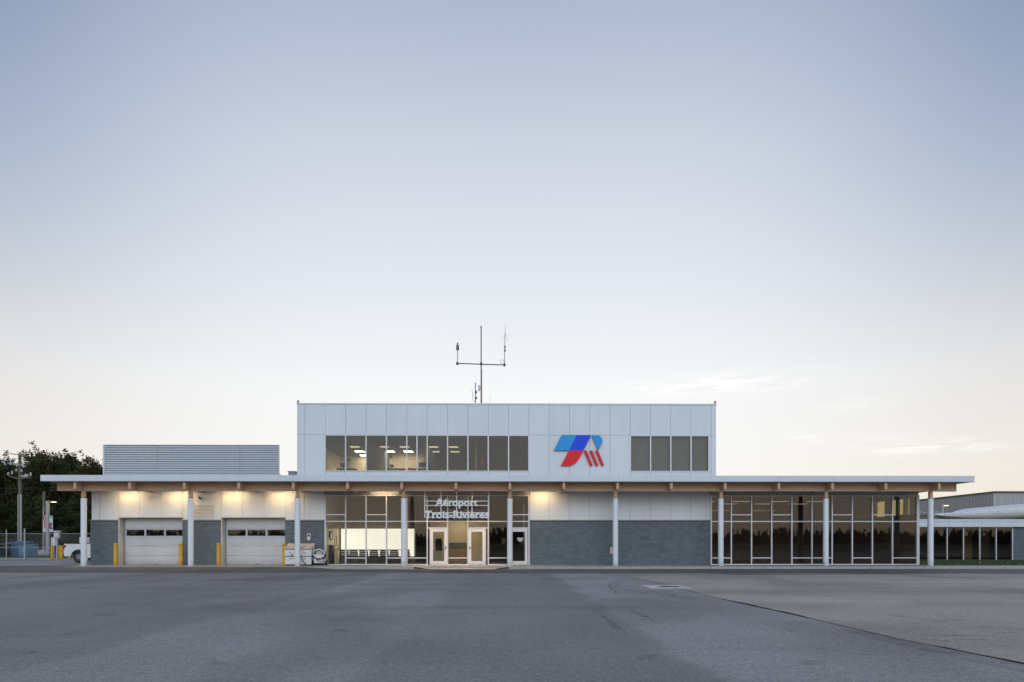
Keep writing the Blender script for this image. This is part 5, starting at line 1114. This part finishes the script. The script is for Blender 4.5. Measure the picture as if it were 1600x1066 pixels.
# utility pole
y = 38; 
def Q(px, py, dy=0): xx, zz2 = P(px, py, y); return (xx, y+dy, zz2)
x, zt = P(31, 708.5, y)
UP = thing('utility_pole', (x, y, 0), 'tall wooden utility pole with crossarms, insulators and cutouts', 'pole')
obj('pole', MB().tube([(x+.05, y, 0), (x, y, zt)], [.20, .15], 12), 'wood_pole', UP, smooth=True)
obj('crossarm', MB().tube([Q(18.5, 709.3, -.2), Q(30, 711, -.2), Q(44.5, 713.8, -.2)], .06, 6), 'galvanised', UP)
obj('crossarm', MB().tube([Q(14, 724.5, -.2), Q(42.5, 728.8, -.2)], .07, 6), 'galvanised', UP)
obj('crossarm', MB().tube([Q(15.5, 744, -.2), Q(31, 749, -.2), Q(51, 746.3, -.2)], .07, 6), 'wood_pole', UP)
for (px, py) in ((15.2, 740.3), (36.5, 744.3), (40.3, 744.3), (44.8, 743), (27.8, 734.8), (35.5, 735.8)): q = Q(px, py, -.2); obj('insulator', MB().lathe([(.05, q[2]-.22), (.13, q[2]-.12), (.13, q[2]+.06), (.06, q[2]+.14)], q[0], q[1], 10), 'galvanised', UP)
for (a, b_) in (((8.5, 721), (11.5, 727)), ((19.5, 719), (20.2, 727)), ((37.5, 724.5), (40.3, 731))): obj('cutout', MB().tube([Q(*a, -.3), Q(*b_, -.3)], .08, 8), 'steel_grey', UP)
for pl_ in (((11.5, 727), (16, 735), (21.8, 737.5)), ((21, 728), (25, 735), (29, 740)), ((40.5, 731), (44, 737.5), (50.5, 739.5)), ((36, 737), (40, 741), (43, 742)), ((51, 740), (50.5, 752), (46, 758)), ((22, 737), (22, 745))): obj('jumper_wire', MB().tube([Q(*p, -.3) for p in pl_], .022, 5), 'dark_metal', UP)
for (px, py) in ((22, 737.3), (50.8, 740), (43, 742)): q = Q(px, py, -.3); obj('bushing', MB().lathe([(.07, q[2]-.3), (.09, q[2]), (.05, q[2]+.08)], q[0], q[1], 8), 'jamb_trim', UP)
obj('conduit', MB().tube([(Q(35.6, 860)[0], y-.3, 0), Q(35.3, 773, -.3)], .11, 10), 'galvanised', UP, smooth=True); obj('conduit', MB().tube([(Q(31.6, 860)[0], y-.32, 0), Q(31.6, 773, -.32)], .06, 8), 'galvanised', UP, smooth=True)
def wire(name, pa, ya, pb, yb2, sag, label):
    xa_, za_ = P(*pa, ya); xb_, zb2 = P(*pb, yb2); n_ = 16
    pts_ = [(xa_+(xb_-xa_)*i/n_, ya+(yb2-ya)*i/n_, za_+(zb2-za_)*i/n_-sag*4*(i/n_)*(1-i/n_)) for i in range(n_+1)]
    tag(obj(name, MB().tube(pts_, .022, 4), 'dark_metal'), label, 'wire')
wire('overhead_wire', (-60, 770), 30, (29.5, 768.5), 38, .3, 'slack wire running from the utility pole down past the fence')
wire('overhead_wire', (-60, 762), 38, (165, 756), 44, .3, 'long thin wire crossing the pole just under its lowest crossarm')
wire('overhead_wire', (31, 715), 38, (-60, 735), 25, .3, 'wire running from the pole top towards the apron')
wire('overhead_wire', (35, 792), 38, (170, 782), 42, .5, 'wire passing behind the street lamp head'); wire('overhead_wire', (35, 832), 38, (170, 810), 40, .3, 'low wire rising behind the lamp banners')
# pickup truck
TYk = 10.6; tx = PX(98.8, TYk)
TR = thing('pickup_truck', (tx, TYk, GZ), 'white pickup truck with red tail lamp parked behind the terminal end', 'truck')
def arch(cx_, cz_, r_, a0=180, a1=0, n_=10): return [(cx_+r_*math.cos(R(a0+(a1-a0)*i/n_)), cz_+r_*math.sin(R(a0+(a1-a0)*i/n_))) for i in range(n_+1)]
wr, w1, w2 = .42, 1.12, 4.78
body = [(.10, .48), (.04, .62), (.02, 1.0), (.06, 1.38), (1.86, 1.38), (1.88, 1.30), (4.3, 1.28), (4.75, 1.24), (5.62, 1.16), (5.86, 1.0), (5.90, .55), (5.80, .42), (w2+.55, .40)]+arch(w2, wr, .52, 0, 180)+[(w2-.56, .36), (w1+.56, .36)]+arch(w1, wr, .52, 0, 180)+[(w1-.56, .46)]
obj('body', MB().prism(body, -.02, 2.0), 'car_white', TR, local=True, bevel=.03)
cab = [(1.88, 1.30), (1.98, 1.90), (2.2, 1.96), (3.3, 1.95), (3.65, 1.86), (4.35, 1.28)]
def taper(mb, z0, k):
    mb.v = [(x, .99+(y-.99)*(1-k*max(0, z-z0)), z) for x, y, z in mb.v]; return mb
obj('cab', taper(MB().prism(cab, .0, 1.98), 1.3, .28), 'car_white', TR, local=True, bevel=.04)
for wp in ([(2.12, 1.36), (2.16, 1.84), (2.85, 1.86), (2.85, 1.36)], [(2.95, 1.36), (2.95, 1.86), (3.3, 1.86), (3.62, 1.78), (4.0, 1.36)]): obj('side_window', taper(MB().prism(wp, -.006, 1.986), 1.3, .28), 'car_glass', TR, local=True)
obj('bed_cover', MB().box(.10, 1.84, .06, 1.92, 1.381, 1.43), 'furniture_dark', TR, local=True, bevel=.015)
obj('tail_light', MB().prism([(.0, .95), (.012, 1.30), (.24, 1.30), (.20, 1.14), (.10, 1.10), (.09, .95)], -.03, .25), 'tail_red', TR, local=True); obj('tail_light', MB().prism([(.0, .95), (.012, 1.30), (.12, 1.30), (.09, .95)], 1.74, 2.01), 'tail_red', TR, local=True)
obj('rear_bumper', MB().box(-.08, .16, .02, 1.96, .42, .62), 'dark_metal', TR, local=True, bevel=.03); obj('front_bumper', MB().box(5.78, 5.98, .02, 1.96, .38, .62), 'dark_metal', TR, local=True, bevel=.03)
obj('door', MB().prism([(2.06, .55), (2.06, 1.27), (2.9, 1.27), (2.9, .55)], -.035, -.021), 'car_white', TR, local=True); obj('door', MB().prism([(2.93, .55), (2.93, 1.27), (3.98, 1.26), (3.98, .55)], -.035, -.021), 'car_white', TR, local=True)
for a in (2.2, 3.05): obj('door_handle', MB().box(a, a+.2, -.06, -.036, 1.1, 1.14), 'dark_metal', TR, local=True)
obj('side_badge', MB().box(.42, .86, -.024, -.0205, 1.265, 1.295), 'steel_grey', TR, local=True)
obj('mirror', MB().box(3.75, 3.95, -.25, -.04, 1.3, 1.5), 'furniture_dark', TR, local=True, bevel=.02); obj('head_light', MB().box(5.6, 5.87, -.03, .3, .95, 1.12), 'sign_white', TR, local=True)
obj('arch_trim', MB().tube([(w1+.53*math.cos(R(a)), -.03, wr+.53*math.sin(R(a))) for a in range(0, 181, 12)], .035, 6), 'furniture_dark', TR, local=True)
for cxw in (w1, w2):
    for yy in (.02, 1.70):
        wh = obj('wheel', MB().tube([(cxw, yy, wr), (cxw, yy+.02, wr), (cxw, yy+.24, wr), (cxw, yy+.26, wr)], [.37, .42, .42, .37], 28), 'black_rubber', TR, local=True, smooth=True)
        obj('rim', MB().tube([(cxw, yy-.004, wr), (cxw, yy+.05, wr)], .26, 24), 'rim', wh, local=True)
        for q in range(6): a = q*math.pi/3+.3; obj('spoke', MB().tube([(cxw, yy-.02, wr), (cxw+.24*math.cos(a), yy-.012, wr+.24*math.sin(a))], .03, 6), 'galvanised', wh, local=True)

# ------------------------------------------------------------------ trees
def tree_mesh(seed, kind):
    r = random.Random(seed); leaves = MB(); trunk = MB(); h = 12.0
    top = h*(.96 if kind == 'conifer' else .90)
    bend = [(r.uniform(-.12, .12)*i, r.uniform(-.12, .12)*i, top*i/6) for i in range(7)]
    trunk.tube(bend, [.22*(1-i/6.5)+.02 for i in range(7)], 8)
    def tp(t): i = min(5, int(t*6)); q = t*6-i; return Vector(bend[i]).lerp(Vector(bend[i+1]), q)
    clumps = []
    if kind == 'conifer':
        for i in range(52):
            t = .10+.87*(i/52); L = (1.03-t)*3.1*r.uniform(.6, 1.1)+.25; a = i*2.4+r.uniform(-.4, .4); b = tp(t); e = b+Vector((math.cos(a)*L, math.sin(a)*L, r.uniform(-.1, .55)*L))
            trunk.tube([b, b.lerp(e, .5)+Vector((0, 0, .08*L)), e], [.05*(1-t)+.012, .03*(1-t)+.01, .006], 5)
            for s in range(4): clumps.append((b.lerp(e, .25+.25*s), .30+.10*L))
        clumps.append((tp(1.0), .3))
    else:
        for i in range(26):
            t = .16+.8*(i/26); L = (1.7+1.5*math.sin(math.pi*min(1, t*1.05)))*r.uniform(.45, 1.3)*(1 if t < .75 else 1.25-.9*(t-.5)); a = i*2.4+r.uniform(-.5, .5); b = tp(t); e = b+Vector((math.cos(a)*L, math.sin(a)*L, L*r.uniform(.2, .9)))
            trunk.tube([b, b.lerp(e, .5)-Vector((0, 0, .05*L)), e], [.09*(1-t)+.02, .05*(1-t)+.015, .008], 5)
            for s in range(4):
                c = b.lerp(e, .35+.22*s)+Vector((r.uniform(-.4, .4), r.uniform(-.4, .4), r.uniform(-.3, .4))); clumps.append((c, r.uniform(.32, .75)))
        for s in range(16):
            b = tp(r.uniform(.72, 1.0)); e = b+Vector((r.uniform(-1.6, 1.6), r.uniform(-1.6, 1.6), r.uniform(.7, 1.9))); trunk.tube([b, e], [.03, .006], 4)
            for q in range(3): clumps.append((b.lerp(e, .55+.22*q), .22))
        for s in range(5): clumps.append((tp(1.0)+Vector((r.uniform(-.5, .5), r.uniform(-.5, .5), r.uniform(-.2, .9))), .45))
    N = 9500
    wts = [c[1]**2 for c in clumps]; cum = r.choices(range(len(clumps)), weights=wts, k=N)
    for ci in cum:
        c, rad = clumps[ci]; d = Vector((r.gauss(0, 1), r.gauss(0, 1), r.gauss(0, .8))); p = c+d*rad*.55
        ax = Vector((r.gauss(0, 1), r.gauss(0, 1), r.gauss(0, .6))).normalized(); b = ax.cross(Vector((r.gauss(0, 1), r.gauss(0, 1), r.gauss(0, 1)))).normalized()
        L, W = (r.uniform(.16, .30), r.uniform(.035, .06)) if kind == 'conifer' else (r.uniform(.16, .26), r.uniform(.07, .11))
        leaves.add([p-ax*L*.5, p+b*W, p+ax*L*.5, p-b*W], [(0, 1, 2, 3)])
    return trunk, leaves
protos = []
for i, (seed, kind, m_, lb) in enumerate(((1, 'broad', 'leaf_a', 'leafy dark green broadleaf tree at the forest edge'), (2, 'conifer', 'leaf_b', 'dark pointed conifer standing in the forest edge'), (3, 'broad', 'leaf_b', 'dense very dark broadleaf tree in the forest'), (4, 'broad', 'leaf_a', 'loose crowned broadleaf tree with twiggy top'))):
    tk, lv = tree_mesh(seed, kind); t_ = thing('conifer_tree' if kind == 'conifer' else 'broadleaf_tree', (0, 0, 0), lb, 'tree', ('conifers' if kind == 'conifer' else 'broadleaf trees %s' % ('of a loose kind', '', 'of a dense kind', 'with twiggy tops')[i])+' in the forest behind the yard')
    obj('trunk', tk, 'bark', t_, local=True, smooth=True); obj('crown', lv, m_, t_, local=True); protos.append([t_, False])
def plant(i, px, y, top_py, rot, wide=1.0, shrub=False):
    x, z = P(px, top_py, y); s = z/13.2; t_, used = protos[i]; o = copy_tree(t_) if used else t_; protos[i][1] = True
    o.location = (x, y, 0); o.scale = (s*wide, s*wide, s); o.rotation_euler = (0, 0, rot)
    if shrub: o.name = 'shrub'; tag(o, 'low leafy shrub at the foot of the forest behind the fence', 'shrub', 'shrubs along the forest edge')
    return o
r = random.Random(21)
front = [(-16, 699, 0), (2, 696, 3), (13, 700, 0), (26, 706, 1), (46, 686, 0), (60, 683, 3), (74, 703, 2), (92, 689, 0), (101, 695, 1), (112, 703, 3), (121, 692, 0), (139, 697, 3), (152, 702, 1), (168, 706, 0)]
for px, tp_, kd in front: plant(kd, px, 47+r.uniform(0, 5), tp_, r.uniform(0, 6), .92)
for j, px in enumerate((-10, 6, 14, 30, 38, 52, 66, 80, 88, 98, 112, 132, 150, 166)): plant((2, 1, 2, 0)[j % 4], px, 56+r.uniform(0, 4), 712+r.uniform(-4, 12), r.uniform(0, 6), 1.25)
for j, px in enumerate((-5, 12, 26, 48, 62, 76, 86, 106, 122, 138, 156)): plant(2, px, 64+r.uniform(0, 3), 722+r.uniform(-6, 8), r.uniform(0, 6), 1.4)
# undergrowth at the forest edge
for j, px in enumerate((-8, 8, 24, 40, 55, 70, 84, 100, 114, 128, 142)): plant((0, 2, 3)[j % 3], px, 44+r.uniform(0, 2), 790+r.uniform(-20, 16), r.uniform(0, 6), 1.6, True)
o = plant(3, 447, 60, 727, 1.0, 1.0); o['label'] = 'treetop peeping over the low roof between louvre screen and upper storey'; del o['group']
# far forest across the airfield behind the camera, mirrored in the glazing
r = random.Random(9); mb = MB(); x = -620
while x < 680:
    y = -560+r.uniform(-12, 12); h = r.uniform(9.5, 13)*(1+.3*mnoise.noise((x*.012, 0, 0))); wd = r.uniform(2.2, 4.2)
    for c in range(26):
        t_ = r.random(); p = Vector((x+r.gauss(0, wd*.45*(1.1-t_)), y+r.gauss(0, 1), h*t_)); q = r.uniform(.8, 1.9)
        mb.add([p+Vector((-q*.6, r.uniform(-.4, .4), -q)), p+Vector((q*.6, r.uniform(-.4, .4), -q)), p+Vector((r.uniform(-.4, .4), 0, q))], [(0, 1, 2)])
    mb.add([(x-2.5, y-2, 0), (x+2.5, y-2, 0), (x+r.uniform(-.6, .6), y-2, h*.85)], [(0, 1, 2)])
    x += r.uniform(.9, 1.9)
mb.box(-620, 680, -575, -570, -.2, 7.5)
tag(obj('far_forest', mb, 'leaf_hazed'), 'distant dark forest line across the airfield mirrored in the glazing', 'forest', kind='stuff')
